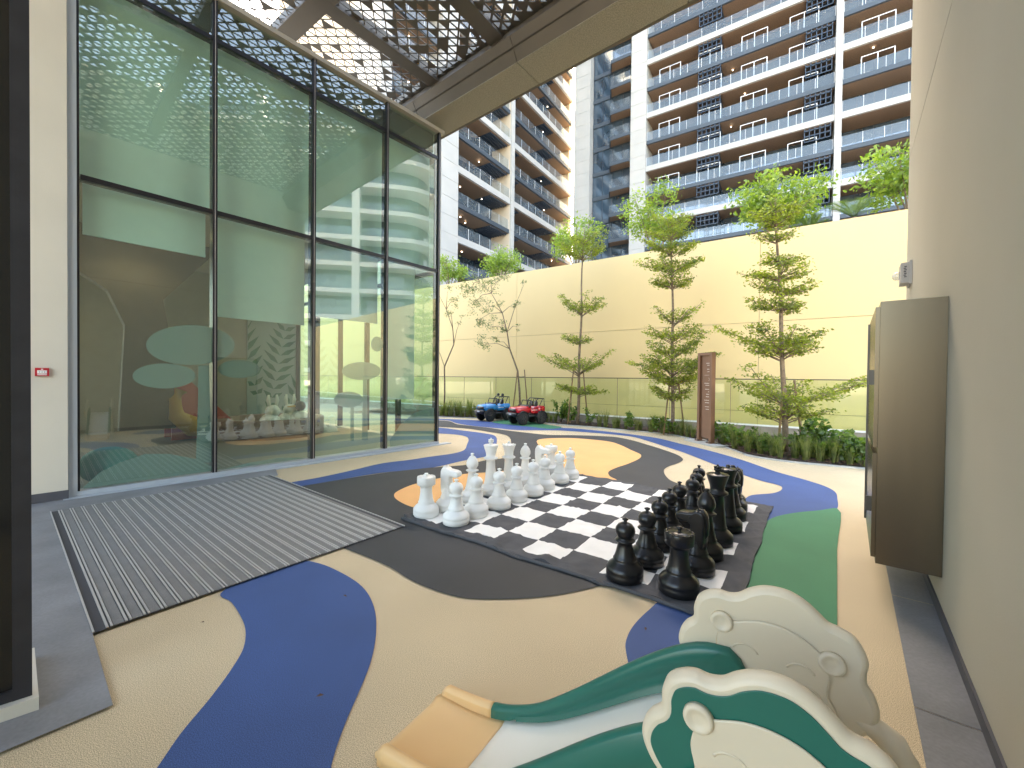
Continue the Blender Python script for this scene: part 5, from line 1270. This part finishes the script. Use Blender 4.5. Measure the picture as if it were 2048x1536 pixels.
# red slide, ball pit, rabbits, duck, yellow toy
rs0 = rp(452, 872); rs0 = Vector((rs0.x, rs0.y, .03))
rsl = thing('red_play_slide', 'red play slide inside the playroom behind the first mullion', 'slide', rs0)
MB().vprism([(-1.0, 1.55), (-.9, 1.55), (.35, .12), (.35, 0), (-1.0, 0)], rs0, GA, GN, .06).build('side_panel', M['slider'], rsl)
MB().vprism([(-1.0, 1.55), (-.9, 1.55), (.35, .12), (.35, 0), (-1.0, 0)], rs0 + GN * .7, GA, GN, .06).build('side_panel', M['slider'], rsl)
MB().ob(rs0 + GN * .06 - GA * .92 + UP * 1.25, GA * 1.2 - UP * 1.2, GN * .64, UP * .03).build('chute', M['slider'], rsl)
bpit = rp(545, 868); bpit = Vector((bpit.x, bpit.y, .03))
btp = thing('ball_pit', 'curved brown padded ball pit edge in the playroom', 'ball pit', bpit)
MB().rings([[Vector((bpit.x, bpit.y, 0)) + Vector((math.cos(R_(a)) * r, math.sin(R_(a)) * r, z)) for r, z in ((1.15, .03), (1.15, .45), (.9, .45), (.9, .03))] for a in range(0, 361, 15)], 0, True, False).build('padded_edge', M['brownp'], btp)
MB().poly([(bpit.x + .88 * math.cos(R_(a)), bpit.y + .88 * math.sin(R_(a))) for a in range(0, 360, 15)], .25).build('balls', M['mural'], btp)
def rabbit(x, y, label, s=1.0):
    p = rp(x, y); p = Vector((p.x, p.y, .03)); t = thing('rabbit_seat', label, 'toy rabbit', p, 'white rabbit seats in the playroom')
    bo = MB(); bo.sphere(p + UP * .28 * s, .26 * s, 18, 0, (1, 1, 1.05)); bo.build('body', M['plw'], t)
    MB().sphere(p + UP * .60 * s + GA * .06, .17 * s, 16).build('head', M['plw'], t)
    for k in (-1, 1): MB().tube([p + GA * (.06 + .07 * k) + UP * .70 * s, p + GA * (.06 + .10 * k) + UP * .88 * s, p + GA * (.06 + .09 * k) + UP * 1.02 * s], [.03, .045, .022], 10).build('ear', M['plw'], t)
rabbit(540, 870, 'white rabbit shaped seat in the playroom nearer the first mullion', .95); rabbit(575, 866, 'white rabbit shaped seat in the playroom beside the ball pit, further right', .95)
p = rp(600, 866); p = Vector((p.x, p.y, .03)); dk = thing('duck_seat', 'white and black duck shaped seat in the playroom', 'toy duck', p)
MB().sphere(p + UP * .3, .26, 16, 0, (1.2, .9, 1)).build('body', M['plw'], dk); MB().sphere(p + UP * .68, .13, 14).build('head', M['bpl'], dk); MB().lathe([(.03, 0), (.01, .1)], (0, 0, 0), 8)
MB().tube([p + UP * .68 - GA * .1, p + UP * .67 - GA * .3], [.035, .012], 8).build('beak', M['yellowp'], dk)
p = rp(385, 880); p = Vector((p.x, p.y, .03))
yt = MB().tube([p + GA * .45 + UP * .22, p + UP * .3, p - GA * .28 + UP * .55, p - GA * .30 + UP * .9, p - GA * .2 + UP * 1.1], [.20, .22, .15, .11, .12], 14).build('plush_toy', M['yellowp'], None); tag(yt, 'yellow plush animal leaning by the red slide in the playroom', 'plush toy')
